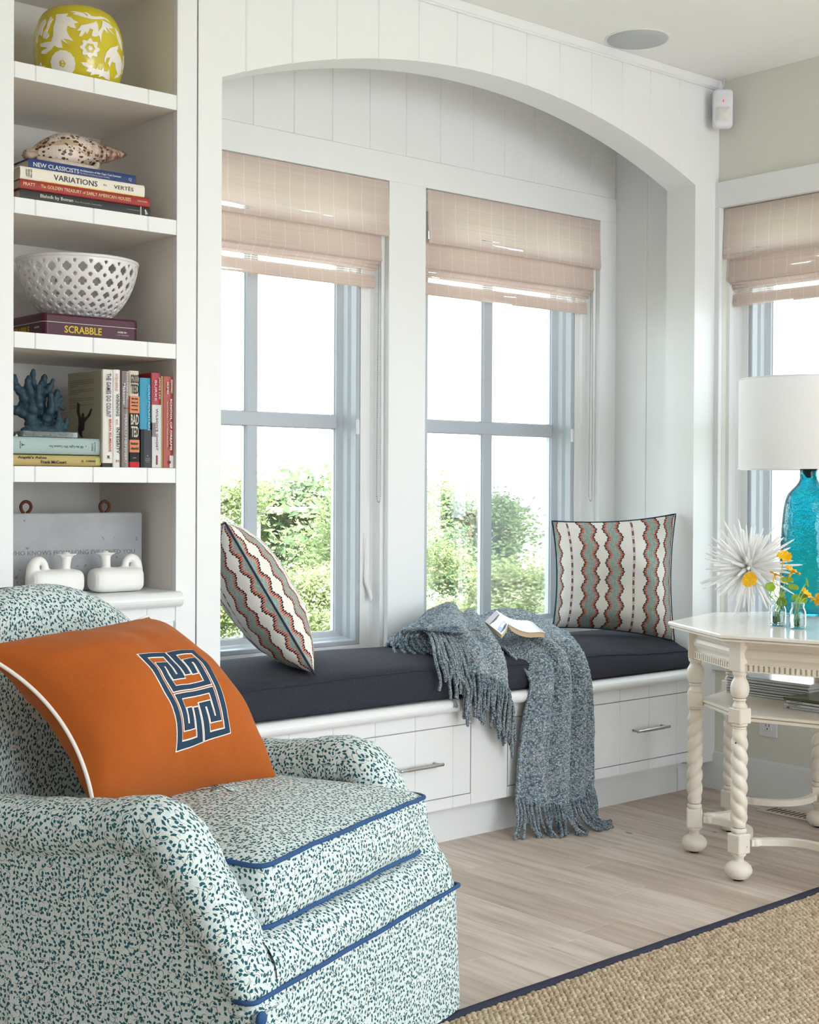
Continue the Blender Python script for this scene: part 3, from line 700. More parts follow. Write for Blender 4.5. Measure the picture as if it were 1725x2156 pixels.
    # folded tail lying to the left
    Tc = [[(-1.262, .30, .568), (-1.262, .30, .575), (-1.258, .29, .572), (-1.255, .28, .566)],
          [(-1.22, .36, .562), (-1.22, .32, .606), (-1.225, .25, .606), (-1.235, .21, .562)],
          [(-1.17, .38, .562), (-1.17, .32, .624), (-1.19, .22, .624), (-1.21, .15, .565)],
          [(-1.11, .39, .565), (-1.11, .31, .64), (-1.14, .18, .638), (-1.17, .10, .575)]]
    sheet('body', Tc, 10, 10, lambda s, q: .004*math.sin(9*q+5*s))
    rr = random.Random(5)
    def strand(pts, r=.0048):
        p = cat(pts, 5); b = MB()
        m = len(p); rad = [r*(1+.16*math.sin(i*2.4+rr.random()))*(.75 if i in (0, m-1) else 1) for i in range(m)]
        b.tube(p, rad, 7); b.build('fringe_strand', M_fringe, o)
    # hanging fringe of the left flap, two layers
    last = gb[-1]; n = len(last)
    for lay in (0, 1):
        for k in range(21):
            q = (k+.5*lay+.25)/21; p = last[min(n-1, int(q*(n-1)))]
            L = lerp(.115, .155, q)*rr.uniform(.8, 1.1)+(.02 if lay else 0); dx = rr.uniform(-.012, .012); y = p.y-.004+.012*lay
            yy = -.046-.012*(1-lay)
            strand([(p.x, y, p.z+.006), (p.x+dx*.3, min(y, yy)-.002, p.z-.03), (p.x+dx, yy, p.z-L*.6), (p.x+dx*1.6+rr.uniform(-.005, .005), yy+rr.uniform(-.004, .004), p.z-L)])
    # bunch spilling from the tail, lying over the heap and falling over the edge
    for k in range(17):
        q = k/16; x0 = lerp(-1.262, -1.165, q)+rr.uniform(-.01, .01)
        ex = lerp(-1.335, -1.215, q)+rr.uniform(-.012, .012)
        z1 = .556-(.035+.075*rr.random())*(1 if q > .25 else .55)
        strand([(x0+.02, .17+.02*rr.random(), .632), (x0-.01, .10, .628+rr.uniform(-.004, .006)), (lerp(x0, ex, .6), .03, .598), (ex, -.020, .566), (ex+.004, -.038, z1), (ex+rr.uniform(-.01, .01), -.042, z1-.03)])
    for k in range(9):
        q = k/8; a = (-1.275+.02*q+rr.uniform(-.008, .008), .21-.07*q, .612+.01*rr.random())
        strand([a, (lerp(-1.30, -1.19, q), .17-.05*q, .622+.012*rr.random()), (lerp(-1.29, -1.13, rr.random()), .10+rr.uniform(-.02, .02), .640), (lerp(-1.22, -1.07, rr.random()), .05+rr.uniform(-.02, .02), .628)], .0044)
    for k in range(7):
        y0 = .25-.035*k*.6; strand([(-1.245+.004*k, y0+.02, .615), (-1.285+.006*k, y0-.01, .603), (-1.31+.012*k, y0-.035, .575), (-1.325+.02*k, y0-.07, .560)], .0046)
    # floor fringe
    last = ga[-1]; n = len(last)
    for k in range(38):
        q = (k+.5)/38; p = last[min(n-1, int(q*(n-1)))]
        out = rr.uniform(.02, .075)*(1-.55*abs(2*q-1)); dx = rr.uniform(-.02, .02)+(.03 if q > .55 and q < .8 else -.006)
        z0 = p.z+.012
        strand([(p.x, p.y+.002, z0), (p.x+rr.uniform(-.004, .004), p.y-.008, z0*.62), (p.x+dx*.4, p.y-out*.4-.006, z0*.25+.004), (p.x+dx, p.y-out, .006+rr.uniform(0, .004)), (p.x+dx*1.6+rr.uniform(-.01, .01), p.y-out-rr.uniform(.004, .02), .006)])
throw()

# ---------------------------------------------------------------- open paperback on the throw
def open_book():
    o = thing('open_book', 'open paperback lying face down on the blue grey throw', 'book', (-.95, .1, .62))
    A, B = Vector((-.920, .166, .672)), Vector((-1.010, .022, .645))
    mp = plain('book_page_edges', (.58, .44, .29), .9, .1, .12); mc = plain('white_book_cover', (.80, .78, .79), .35, .4, .02)
    RF, RN = Vector((-.775, .150, .628)), Vector((-.878, -.010, .612)); LF, LN = Vector((-.950, .188, .636)), Vector((-1.052, .006, .616))
    def wing(F, Nn, s, th, thp):
        top = []; low = []; n = 10
        for i in range(n+1):
            t = i/n; sag = .012*math.sin(PI*min(1, t*1.15))*s
            a = A.lerp(F, t)+Vector((0, 0, -sag)); c = B.lerp(Nn, t)+Vector((0, 0, -sag)); top.append((a, c))
        dn = Vector((0, 0, -1)); rows = [[a, c, c+dn*.0012, a+dn*.0012] for a, c in top]
        cv = MB(); cv.loft(rows, close=True, caps=True, smooth=False); cv.build('cover', mc, o)
        rows = []
        for i, (a, c) in enumerate(top):
            t = i/n; k = thp*(1 if t > .12 else .3+t*5.8); ia = a.lerp(c, .02); ic = c.lerp(a, .02)
            rows.append([ia+dn*.0014, ic+dn*.0014, ic+dn*(.0014+k), ia+dn*(.0014+k)])
        pg = MB(); pg.loft(rows[:-1]+[[p+(top[-2][0]-top[-1][0])*.1 for p in rows[-1]]], close=True, caps=True, smooth=False); pg.build('page_block', mp, o)
    wing(RF, RN, 1, .001, .016); wing(LF, LN, .25, .001, .013)
    nl = (LN-B).cross(A-B).normalized(); nl = nl if nl.z > 0 else -nl
    def pq(s, t): return B.lerp(LN, s).lerp(A.lerp(LF, s), t)+nl*.0012
    b = MB(); b.add([pq(.1, .08), pq(.92, .08), pq(.92, .30), pq(.1, .30)], [(0, 1, 2, 3)]); b.build('blue_label', plain('book_label_blue', (.12, .26, .60), .4), o, recalc=False)
    b = MB(); b.add([pq(.18, .11)+nl*.0006, pq(.6, .11)+nl*.0006, pq(.6, .25)+nl*.0006, pq(.18, .25)+nl*.0006], [(0, 1, 2, 3)]); b.build('label_panel', plain('book_label_pale', (.65, .74, .84), .4), o, recalc=False)
    b = MB(); b.add([pq(.05, .72), pq(.97, .72), pq(.97, .99), pq(.05, .99)], [(0, 1, 2, 3)]); b.build('dark_band', plain('book_band_dark', (.07, .05, .07), .4), o, recalc=False)
open_book()
# ---------------------------------------------------------------- armchair
def leaf_print():
    t = NT('leaf_print_linen'); uv = t.uv(); S = 1/.0106
    wob = t.n('TexNoise', {'Vector': uv, 'Scale': 60, 'Detail': 1}).outputs['Color']
    uvw = t.n('VectorMath', {0: uv, 1: t.n('VectorMath', {0: t.n('VectorMath', {0: wob, 1: (.5, .5, .5)}, operation='SUBTRACT').outputs[0], 'Scale': .004}, operation='SCALE').outputs[0]}, operation='ADD').outputs[0]
    def cell(scale, off, rand=.9):
        v = t.mapv(uv, (scale, scale, 1), off); vo = t.n('TexVoronoi', {'Vector': v, 'Scale': 1, 'Randomness': rand}, voronoi_dimensions='2D')
        d = t.n('VectorMath', {0: v, 1: vo.outputs['Position']}, operation='SUBTRACT').outputs[0]
        dx, dy, _ = t.sep(d); cr_, cg, cb = t.sep(vo.outputs['Color']); an = t.math('MULTIPLY', cr_, 6.283)
        c, s = t.math('COSINE', an), t.math('SINE', an)
        x = t.math('ADD', t.math('MULTIPLY', dx, c), t.math('MULTIPLY', dy, s)); y = t.math('SUBTRACT', t.math('MULTIPLY', dy, c), t.math('MULTIPLY', dx, s))
        return x, y, cg, cb
    x, y, cg, cb = cell(S, (0, 0, 0), .82)
    k = t.math('MULTIPLY_ADD', cb, .10, .33)
    prof = t.math('SUBTRACT', 1, t.math('POWER', t.math('ABSOLUTE', t.math('DIVIDE', t.math('ADD', x, .04), k)), 2))
    leaf = t.math('LESS_THAN', t.math('ABSOLUTE', y), t.math('MULTIPLY', prof, t.math('MULTIPLY_ADD', x, -.18, .215)))
    leaf = t.math('MULTIPLY', leaf, t.math('GREATER_THAN', cg, .03))
    x2, y2, g2, b2 = cell(S*1.02, (3.37, 7.71, 0), .9)
    leaf2 = t.math('LESS_THAN', t.math('ADD', t.math('POWER', t.math('DIVIDE', x2, .23), 2), t.math('POWER', t.math('DIVIDE', y2, .15), 2)), 1)
    leaf2 = t.math('MULTIPLY', leaf2, t.math('GREATER_THAN', g2, .42)); leaf = t.math('MAXIMUM', leaf, leaf2)
    stem = 0
    for sc_, off, rad in ((1/.024, (1.3, 4.2, 0), .34), (1/.0215, (8.3, 2.9, 0), .40)):
        xa, ya, ga, ba = cell(sc_, off, 1)
        r = t.math('SQRT', t.math('ADD', t.math('POWER', xa, 2), t.math('POWER', t.math('MULTIPLY', ya, 1.35), 2)))
        a = t.math('MULTIPLY', t.math('LESS_THAN', t.math('ABSOLUTE', t.math('SUBTRACT', r, t.math('MULTIPLY_ADD', ba, .14, rad-.07))), .024), t.math('GREATER_THAN', xa, -.06))
        stem = a if stem == 0 else t.math('MAXIMUM', stem, a)
    mo = t.n('TexVoronoi', {'Vector': t.mapv(uvw, (110, 150, 1)), 'Scale': 1}, feature='DISTANCE_TO_EDGE', voronoi_dimensions='2D').outputs[0]
    tone = t.noise(uv, 120, 1)
    bgc = t.mix(tone, (.46, .59, .59), (.62, .725, .73)); bgc = t.mix(t.math('LESS_THAN', mo, .075), bgc, (.74, .70, .67))
    c = t.mix(stem, bgc, (.060, .075, .085)); c = t.mix(leaf, c, t.mix(tone, (.008, .070, .090), (.020, .115, .140)))
    wv = t.noise(t.mapv(uv, (1, 1, 1)), 1500, 1)
    t.bump(wv, .25, .0006); return t.fin(c, .85, .2, **{'Sheen Weight': .08})
M_leaf = leaf_print()
CO = Vector((-2.828, -1.262, 0)); CU = Vector((.9277, .3735, 0)); CV = Vector((-.3735, .9277, 0))
def cw(u, v, w): return CO+CU*u+CV*v+Vector((0, 0, w))
CWD = .747
def armchair():
    o = thing('armchair', 'armchair upholstered in teal leaf print with blue welting', 'chair', cw(.373, .4, 0))
    mir = lambda u, m: CWD-u if m else u
    def sup(a, p): return math.copysign(abs(a)**p, a)
    for m in (0, 1):
        # outer panel of the arm
        sil = [(.84, .03), (.84, .46), (.6, .462), (.42, .474), (.27, .490), (.205, .470), (.13, .382), (.08, .325), (.03, .262), (.012, .24), (.004, .2), (.0, .03)]
        def ring(u, e):
            c = (.4, .25); return [cw(mir(u, m), lerp(v, c[0], e), lerp(w_, c[1], e)) for v, w_ in sil]
        b = MB()
        us = [(.0, .02), (.002, .004), (.008, 0), (.092, 0), (.098, .006)]
        rows = [ring(u, e) for u, e in us]
        b.loft(rows, close=True, caps=False)
        flat = []
        for u, e in ((.0, .02), (.098, .006)):
            vs = ring(u, e); b.add(vs, [list(range(len(vs)))], [(v_*1.0+u, w_) for v_, w_ in sil])
        b.build('arm_panel', M_leaf, o)
        # rolled top that turns down into the sloping arm front
        path = cat([(.83, .456), (.62, .468), (.46, .474), (.33, .487), (.245, .500), (.196, .492), (.158, .452), (.112, .393), (.075, .340), (.045, .296), (.028, .262), (.024, .238)], 5)
        path = [(p[0], p[1]) for p in [(q.x, q.y) for q in [Vector((a.x, a.y, 0)) for a in path]]] if False else [(p[0], p[1]) for p in path]
        rows = []; n = 28; N_ = len(path)
        for i, (pv, pw) in enumerate(path):
            a = path[max(0, i-1)]; c = path[min(N_-1, i+1)]; tx, tz = c[0]-a[0], c[1]-a[1]; L = math.hypot(tx, tz); tx, tz = tx/L, tz/L
            nx, nz = tz, -tx
            if nz < 0 and i < N_*.4: nx, nz = -nx, -nz
            # outward normal: up on top, forward-up on the slope
            nx, nz = (-abs(nx) if i > N_*.35 else nx), abs(nz)
            s = i/(N_-1)
            ru = lerp(.060, .057, max(0, (s-.45)/.55)); rn = lerp(.050, .032, min(1, max(0, (s-.42)/.5)))
            uc = lerp(.046, .055, s)
            wr_ = .0018*math.sin(i*1.9)+.0015*math.sin(i*.7+m)
            r_ = []
            for k in range(n):
                an = 2*PI*k/n; cu_, cn = sup(math.cos(an), .82), sup(math.sin(an), .85)
                uu = uc+cu_*(ru+wr_); nn_ = cn*(rn+wr_*.7)
                r_.append(cw(mir(uu, m), pv+nx*nn_, pw+nz*nn_))
            rows.append(r_)
        end = rows[-1]; cen = sum(end, Vector())/len(end)
        rows.append([cen+(p-cen)*.8+Vector((0, 0, -.006)) for p in end]); rows.append([cen+(p-cen)*.1+Vector((0, 0, -.010)) for p in end])
        b = MB(); b.loft(rows, close=True, caps=True); b.build('arm_roll', M_leaf, o)
    # seat frame
    b = MB(); b.box(.09, .657, .04, .82, .04, .325, .01, fn=cw); b.build('seat_base', M_leaf, o)
    # front rail, padded
    prof = [(.10, .33), (.075, .338), (.045, .3385), (.020, .329), (.006, .310), (-.001, .288), (.000, .266), (.004, .258), (.03, .25)]
    prof = [(p.x, p.y) for p in [Vector((a, b_, 0)) for a, b_ in [(q[0], q[1]) for q in cat([(a, b_, 0) for a, b_ in prof], 4)]]]
    rows = []
    for i in range(41):
        u = lerp(.072, .685, i/40); e = 0
        rows.append([cw(u, v+.006*e, w_-(.035*e if w_ > .29 else 0)+.0015*noise.noise(Vector((u*14, w_*20, 1)))) for v, w_ in prof])
    b = MB(); b.loft(rows, caps=False); b.build('front_rail', M_leaf, o)
    # skirt: front and sides to the floor, slightly flared
    b = MB(); rows = []
    def sk(w_):
        f = .010*(1-w_/.262); out = []
        pts = [(0-f*.6, .5), (0-f*.6, .25), (0-f*.6, .03), (0-f*.5, .010-f), (.004-f*.2, .002-f)]+[(lerp(.02, CWD-.02, i/24), .0-f+.0025*math.sin(i*1.3)*(1-w_/.262)) for i in range(25)]+[(CWD-.004+f*.4, .004-f), (CWD+f*1.6, .015-f), (CWD+f*1.6, .25), (CWD+f*1.6, .5)]
        return [cw(u, v, w_) for u, v in pts]
    for w_ in (.262, .22, .17, .12, .06, .016): rows.append(sk(w_))
    tot = [sk(.2)]; acc = [0]
    for a, c in zip(tot[0], tot[0][1:]): acc.append(acc[-1]+(c-a).length)
    ws_ = (.262, .22, .17, .12, .06, .016)
    b.loft(rows, uv=lambda i, j: (acc[min(j, len(acc)-1)], ws_[min(i, 5)]))
    b.build('skirt', M_leaf, o)
    b = MB(); b.tube([cw(-.004, .03, .262), cw(-.003, .008, .262), cw(.002, -.003, .2625)]+[cw(lerp(.01, CWD-.008, i/20), -.0045, .262+.0006*math.sin(i)) for i in range(21)]+[cw(CWD-.001, -.002, .262), cw(CWD+.002, .02, .262)], .0042, 8); b.build('welt', M_chairpipe, o)
    b = MB(); c = cw(.008, -.014, .238)
    b.ball((0, 0, 0), .0125, 14, 8, fn=lambda x, y, z: tuple(c+CU*x+CV*(y*.6)+Vector((0, 0, z)))); b.build('button', M_chairpipe, o)
    # loose seat cushion
    def outline(ins, w_, n=14, bul=0):
        u0, u1, v0, v1 = .104+ins, .700-ins, .046+ins, .64-ins; r = max(.004, .030-ins*.3); pts = []
        seq = [((u0, v0), PI), ((u1, v0), PI*1.5), ((u1, v1), 0), ((u0, v1), PI*.5)]
        cc = [(u0+r, v0+r), (u1-r, v0+r), (u1-r, v1-r), (u0+r, v1-r)]
        for k in range(4):
            for i in range(6):
                a = seq[k][1]+PI/2*i/5; pts.append((cc[k][0]+r*math.cos(a), cc[k][1]+r*math.sin(a)))
            nx = cc[(k+1) % 4]; a1 = pts[-1]; a2 = (nx[0]+r*math.cos(seq[(k+1) % 4][1]), nx[1]+r*math.sin(seq[(k+1) % 4][1]))
            for i in range(1, n):
                t = i/n; q = math.sin(PI*t); px, py = lerp(a1[0], a2[0], t), lerp(a1[1], a2[1], t)
                if k == 0: py -= bul*q
                if k == 1: px += bul*q*.4
                if k == 3: px -= bul*q*.4
                pts.append((px, py))
        return [cw(u, v, w_) for u, v in pts]
    def rise(f): return [p for p in f]
    rows = []
    for ins, w_, bl in ((.30, .332, 0), (.15, .333, 0), (.05, .335, 0), (.01, .337, .004), (0, .342, .008), (-.006, .360, .013), (-.009, .393, .016), (-.006, .426, .013), (0, .446, .008), (.012, .4525, .006), (.04, .461, .002), (.09, .472, 0), (.16, .480, 0), (.24, .483, 0), (.297, .484, 0)):
        ro = outline(ins, w_, bul=bl)
        rows.append([p+Vector((0, 0, .003*noise.noise(p*9)+.0015*noise.noise(p*28)+(.006*math.sin(PI*min(1, max(0, ((p-CO).dot(CU)-.1)/.6))) if w_ > .44 or w_ < .345 else 0))) for p in ro])
    uvs = lambda i, j: ((rows[i][j % len(rows[0])]-CO).dot(CU), (rows[i][j % len(rows[0])]-CO).dot(CV)+rows[i][j % len(rows[0])].z)
    b = MB(); b.loft(rows, close=True, caps=True, uv=uvs)
    # side walls of the border need their own mapping
    b.uv = [([((p-CO).dot(CU)-(p-CO).dot(CV)*(.9 if abs(((Vector(b.v[f[0]])-CO).dot(CU)-.4)) > .28 else .2), p.z*1.0+(p-CO).dot(CV)*.05) for p in [Vector(b.v[i]) for i in f]] if len(f) == 4 and max(b.v[i][2] for i in f) < .447 and min(b.v[i][2] for i in f) > .337 else u) for f, u in zip(b.f, b.uv)]
    cush = b.build('seat_cushion', M_leaf, o)
    for k, nm in ((8, 'welt'), (4, 'welt')):
        ro = rows[k]; c = sum(ro, Vector())/len(ro)
        b = MB(); b.tube([p+(p-c).normalized()*.002 for p in ro], .0045, 8, wrap=True); b.build(nm, M_chairpipe, cush)
    # reclined back with rounded shoulders
    rows = []; nU = 40; u0, u1 = .012, .735
    for i in range(nU+1):
        x = -1+2*i/nU; x = math.copysign(abs(x)**.8, x); u = (u0+u1)/2+x*(u1-u0)/2
        T = .46+.408*max(0, 1-abs(x)**2.4)**.5
        th = .145*(.35+.65*max(0, 1-abs(x)**4)**.5); rr_ = th/2; sec = []
        vf = lambda w_: .575+.36*(w_-.36)-.018*(1-x*x)*math.sin(PI*min(1, max(0, (w_-.36)/.5)))
        wt = max(T-rr_, .42)
        sec.append((vf(.36)+.02, .34))
        for q in range(12): w_ = lerp(.36, wt, q/11); sec.append((vf(w_), w_))
        for q in range(1, 10): a = PI*q/10; sec.append((vf(wt)+rr_-rr_*math.cos(a), wt+rr_*math.sin(a)*.95))
        for q in range(8): w_ = lerp(wt, .06, q/7); sec.append((vf(wt)+th-.02*(wt-w_), w_))
        rows.append([cw(u, v, w_) for v, w_ in sec])
    b = MB(); b.loft(rows, caps=True); b.build('back', M_leaf, o)
    b = MB(); rim = [max(r, key=lambda p: p.z)+CV*.062-Vector((0, 0, .012)) for r in rows[3:-3]]; b.tube(rim, .0042, 6); b.build('welt', M_chairpipe, o)
armchair()

# ---------------------------------------------------------------- orange pillow with a fretwork applique
M_orange = None
def orange():
    t = NT('orange_linen'); uv = t.uv(); a = t.noise(t.mapv(uv, (900, 60, 1)), 1, 2); c = t.noise(t.mapv(uv, (60, 900, 1)), 1, 2); n = t.math('ADD', a, c); s = t.noise(uv, 9, 2)
    col = t.mix(t.math('MULTIPLY', n, .55), (.29, .060, .008), (.43, .108, .019)); col = t.mix(t.math('MULTIPLY', s, .25), col, (.46, .13, .026))
    t.bump(n, .35, .0009); return t.fin(col, .85, .12, **{'Sheen Weight': .12, 'Sheen Roughness': .5, 'Sheen Tint': (1, .75, .5, 1)})
M_orange = orange()
po, ppt, pN, pw_, ph_ = pillow('throw_pillow', 'orange linen pillow with navy fretwork applique on the armchair', [cw(.005, .60, .782), cw(.525, .615, .795), cw(.585, .322, .462), cw(.085, .385, .500)], .150, .10, M_orange, M_cord, pipe_r=.0038, n=44, pinch=.085, seed=5, wr=.0035, bow=(0, 0, .045, -.04), hump=(.1, -.1))
PATCH = ((-.335, .21), (.337, .19), (.337, -.662), (-.288, -.75))
def fret():
    m_n = plain('navy_felt', (.022, .048, .085), .85, .15, .1, bump=.3, bscale=800)
    A_, B_, C_, D_ = PATCH
    def at(x, y, h):
        a, c = x/8, y/12.9
        s = lerp(lerp(A_[0], B_[0], a), lerp(D_[0], C_[0], a), c); q = lerp(lerp(A_[1], B_[1], a), lerp(D_[1], C_[1], a), c)
        p = ppt(s, q, 1); e = .004; nn = (ppt(s+e, q, 1)-ppt(s-e, q, 1)).cross(ppt(s, q+e, 1)-ppt(s, q-e, 1)).normalized()
        return p+nn*h
    P1 = [(3.55, 8.9), (3.55, 12.55), (.35, 12.55), (.35, .35), (3.65, .35), (3.65, 4.0), (2.65, 4.0), (2.65, 2.0), (1.55, 2.0), (1.55, 5.95), (7.2, 5.95), (7.2, 1.9), (4.75, 1.9)]
    P1 = [(3.55, 8.6), (3.55, 12.55), (.35, 12.55), (.35, .35), (3.55, .35), (3.55, 4.1), (2.6, 4.1), (2.6, 2.1), (1.55, 2.1), (1.55, 5.9), (6.55, 5.9), (6.55, 2.1), (5.6, 2.1), (5.6, 4.1)]
    P1 = [(2.6, 8.8), (2.6, 10.8), (3.55, 10.8), (3.55, 12.55), (.35, 12.55), (.35, .35), (3.5, .35), (3.5, 4.1), (2.55, 4.1), (2.55, 2.0), (1.5, 2.0), (1.5, 5.9), (6.5, 5.9), (6.5, 2.0), (5.45, 2.0), (5.45, 4.1), (6.0, 4.1)]
    P1 = P1[4:] if False else P1
    main1 = [(3.5, 8.8), (3.5, 12.55), (.35, 12.55), (.35, .35), (3.5, .35), (3.5, 4.2), (2.5, 4.2), (2.5, 2.1), (1.5, 2.1), (1.5, 5.9), (6.5, 5.9), (6.5, 2.1), (5.5, 2.1), (5.5, 4.2)]
    main2 = [(8-x, 12.9-y) for x, y in main1]
    bb = MB(); ww_ = MB()
    for path in (main1, main2):
        for mb, hw, h in ((ww_, .47, .0012), (bb, .33, .0024)):
            L, Rr = [], []; n = len(path)
            for i in range(n):
                p = Vector((*path[i], 0)); a = Vector((*path[max(0, i-1)], 0)); c = Vector((*path[min(n-1, i+1)], 0))
                d1 = (p-a).normalized() if i > 0 else (c-p).normalized(); d2 = (c-p).normalized() if i < n-1 else d1
                n1 = Vector((-d1.y, d1.x, 0)); n2 = Vector((-d2.y, d2.x, 0)); off = n1*hw if i in (0, n-1) else (n1+n2)*hw
                ex = (d1*-(hw-.33+.0) if i == 0 else (d1*(hw-.33) if i == n-1 else Vector()))
                L.append(p+off+ex); Rr.append(p-off+ex)
            for i in range(n-1):
                k = max(2, int((Vector((*path[i+1], 0))-Vector((*path[i], 0))).length*2)); lo, up = [], []
                for j in range(k+1):
                    a, c = L[i].lerp(L[i+1], j/k), Rr[i].lerp(Rr[i+1], j/k)
                    up.append([at(a.x, a.y, h-.0015), at(a.x, a.y, h), at(c.x, c.y, h), at(c.x, c.y, h-.0015)])
                mb.loft(up, close=True, caps=True, smooth=False)
    ww_.build('applique_edging', M_cord, po); bb.build('applique', m_n, po)
fret()

# ---------------------------------------------------------------- inlay helper: a flat outline, triangulated, cut fine and laid on a surface
def inlay(polys, fn, h, step, name, m, parent):
    """polys in surface coordinates (a, b); fn(a, b, lift) -> world"""
    bm = bmesh.new()
    for poly in polys:
        vs = [bm.verts.new((a, b, 0)) for a, b in poly]
        es = [bm.edges.new((vs[i], vs[(i+1) % len(vs)])) for i in range(len(vs))]
        bmesh.ops.triangle_fill(bm, edges=es, use_beauty=True)
    for _ in range(5):
        lo = [e for e in bm.edges if (e.verts[0].co-e.verts[1].co).length > step]
        if not lo: break
        bmesh.ops.subdivide_edges(bm, edges=lo, cuts=1); bmesh.ops.triangulate(bm, faces=bm.faces[:])
    b = MB(); ix = {v: i for i, v in enumerate(bm.verts)}
    top = [fn(v.co.x, v.co.y, h) for v in bm.verts]; low = [fn(v.co.x, v.co.y, -h*.3) for v in bm.verts]; n = len(top)
    fs = [[ix[v] for v in f.verts] for f in bm.faces]
    for e in bm.edges:
        if len(e.link_faces) == 1:
            a, c = ix[e.verts[0]], ix[e.verts[1]]; fs.append([a, c, c+n, a+n])
    bm.free(); b.add(top+low, fs); return b.build(name, m, parent)

# ---------------------------------------------------------------- yellow ceramic stool
def stool():
    c = Vector((-2.407, .14, 2.0495))
    o = thing('garden_stool', 'yellow glazed ceramic stool with white folk motifs on the top shelf', 'stool', c)
    prof = [(0, .001), (.082, .001), (.086, .004), (.098, .02), (.105, .045), (.109, .08), (.1095, .11), (.107, .14), (.099, .165), (.086, .185), (.066, .197), (.04, .203), (.0, .204)]
    pr = cat([(r, 0, z) for r, z in prof], 4); pr = [(max(0, p.x), p.z) for p in pr]
    t = NT('yellow_glaze'); nz = t.noise(t.obj(), 14, 2); t.bump(t.noise(t.obj(), 60, 2), .12, .002)
    my = t.fin(t.mix(nz, (.50, .41, .006), (.62, .52, .018)), .16, .6)
    mw = plain('white_glaze', (.78, .74, .70), .2, .6, .03, bump=.12, bscale=60)
    MB().lathe(pr, c, 64, caps=False).build('body', my, o)
    zs = [z for r, z in prof[1:]]; rs = [r for r, z in prof[1:]]
    def rad(z):
        for i in range(len(zs)-1):
            if zs[i] <= z <= zs[i+1]: return lerp(rs[i], rs[i+1], (z-zs[i])/max(1e-6, zs[i+1]-zs[i]))
        return rs[-1] if z > zs[-1] else rs[0]
    def on(a, z, lift):   # a in millimetres of arc on radius 105, z in millimetres
        an = a/105.0; zz = min(.2035, max(.002, z/1000)); r = rad(zz); e = .004
        dr = (rad(min(.203, zz+e))-rad(max(.002, zz-e)))/(2*e); L = math.hypot(1, dr)
        rr = r+.0004+lift/L; zz = zz-lift*dr/L
        return c+Vector((rr*math.cos(an), rr*math.sin(an), zz))
    MOT = [[(-148.8,161.4),(-138.2,160.9),(-131.7,161.7),(-133.9,153.4),(-127.1,152.4),(-123.9,145.4),(-117.4,139),(-122.8,136.4),(-120.3,124.2),(-126.6,125.7),(-131.1,131.2),(-132.4,119.8),(-129.3,106.5),(-123.1,92.1),(-128.4,95.5),(-136.3,99.3),(-128.4,83.4),(-134.3,89.9),(-139.4,97.6),(-137.4,77.2),(-142.6,77.7),(-149.1,84.1),(-153.4,75.8),(-163.6,67.5),(-171.1,70.9),(-169.9,76),(-158.8,80.7),(-171.9,87.8),(-172.8,94.7),(-162.8,94.9),(-153.1,94.2),(-149.6,108.3),(-150.1,127.4),(-147.8,142.5)],
[(-171.6,152),(-167,154.2),(-163.5,144.8),(-168.2,132.7),(-170.2,112.4),(-177,119.1),(-179.6,112.6),(179.4,99.9),(176.3,105.1),(179.4,128.4),(-174.7,143.2)],
[(-156.7,158.1),(-152.3,149.6),(-156,140.3),(-157.4,129.2),(-160.3,120.5),(-156,109.7),(-161.3,102.8),(-167,107.5),(-166.1,120.5),(-160.8,130.2),(-158.7,149.3)],
[(-118.8,118.7),(-114,132.9),(-106.1,137.6),(-97.7,144.2),(-94.1,149.7),(-92,141.4),(-91.9,124.1),(-87.1,137.6),(-84.4,152.9),(-85.9,156.3),(-79.2,154.4),(-71.2,151.6),(-66.3,144.3),(-76,139),(-64.7,126.9),(-73.5,132.6),(-81.1,140.4),(-77.2,124.1),(-84.3,133.1),(-87.6,118.2),(-88.8,96.1),(-91,114.9),(-96.3,109.1),(-101.4,110.3),(-99.2,125.3),(-103.2,127.9),(-107.3,111.4),(-108.7,118.8),(-114,105.3),(-116.9,105.8),(-114,119.5)],
[(-129.9,167.2),(-121.3,168.6),(-111.6,165.7),(-104.5,156.4),(-105.3,163.4),(-110.5,167.6),(-106,168.8),(-99.9,160.9),(-93.2,161.3),(-85.4,165.7),(-73.6,162.3),(-70.3,156),(-79.5,161.3),(-92.5,155.5),(-100.4,152.5),(-110.8,154.7),(-119,158.8),(-125.3,160.9),(-121.2,164.8)],
[(-58.5,106.5),(-59.3,96.6),(-61.2,91.7),(-51.4,82),(-42.1,68.3),(-42.2,49),(-49.7,33.7),(-60.2,25.7),(-54.3,38.9),(-60.7,48.7),(-62.7,60.8),(-70.1,60.8),(-73.5,46.2),(-76.7,54),(-73.6,70.3),(-79.3,65.8),(-81.7,51.9),(-82.8,62.5),(-80.5,78.2),(-74.3,92.4),(-65.5,99.8)],
[(-114.3,45.1),(-106.8,45.7),(-103.5,39.4),(-98.3,40.7),(-99.1,35.2),(-93.5,35.1),(-91.7,41),(-90,34.4),(-85.2,34.3),(-83.7,43.8),(-81.3,34),(-76,34.3),(-73.7,42.5),(-68.1,17.7),(-76.2,18.1),(-82.6,21.9),(-88.4,18.3),(-87.8,23.6),(-93.7,22.7),(-101.4,18.2),(-99.6,24.7),(-107.3,26.4),(-104.3,34),(-110.7,37.9)],
[(-61.7,148.9),(-56.2,140.4),(-49.1,125.4),(-45.5,100.8),(-50.7,103.4),(-57.2,116.8),(-61,130)],
[(179,44.5),(-174.8,51.3),(-173.4,41.7),(-167.3,41.5),(-169.7,37.8),(-178.6,41.4)]]
    def arc(p): return [(math.radians(a-360 if a > 60 else a)*105, z) for a, z in p]
    names = ['animal_motif', 'branch_motif', 'branch_motif', 'animal_motif', 'branch_motif', 'animal_motif', 'branch_motif', 'branch_motif', 'branch_motif']
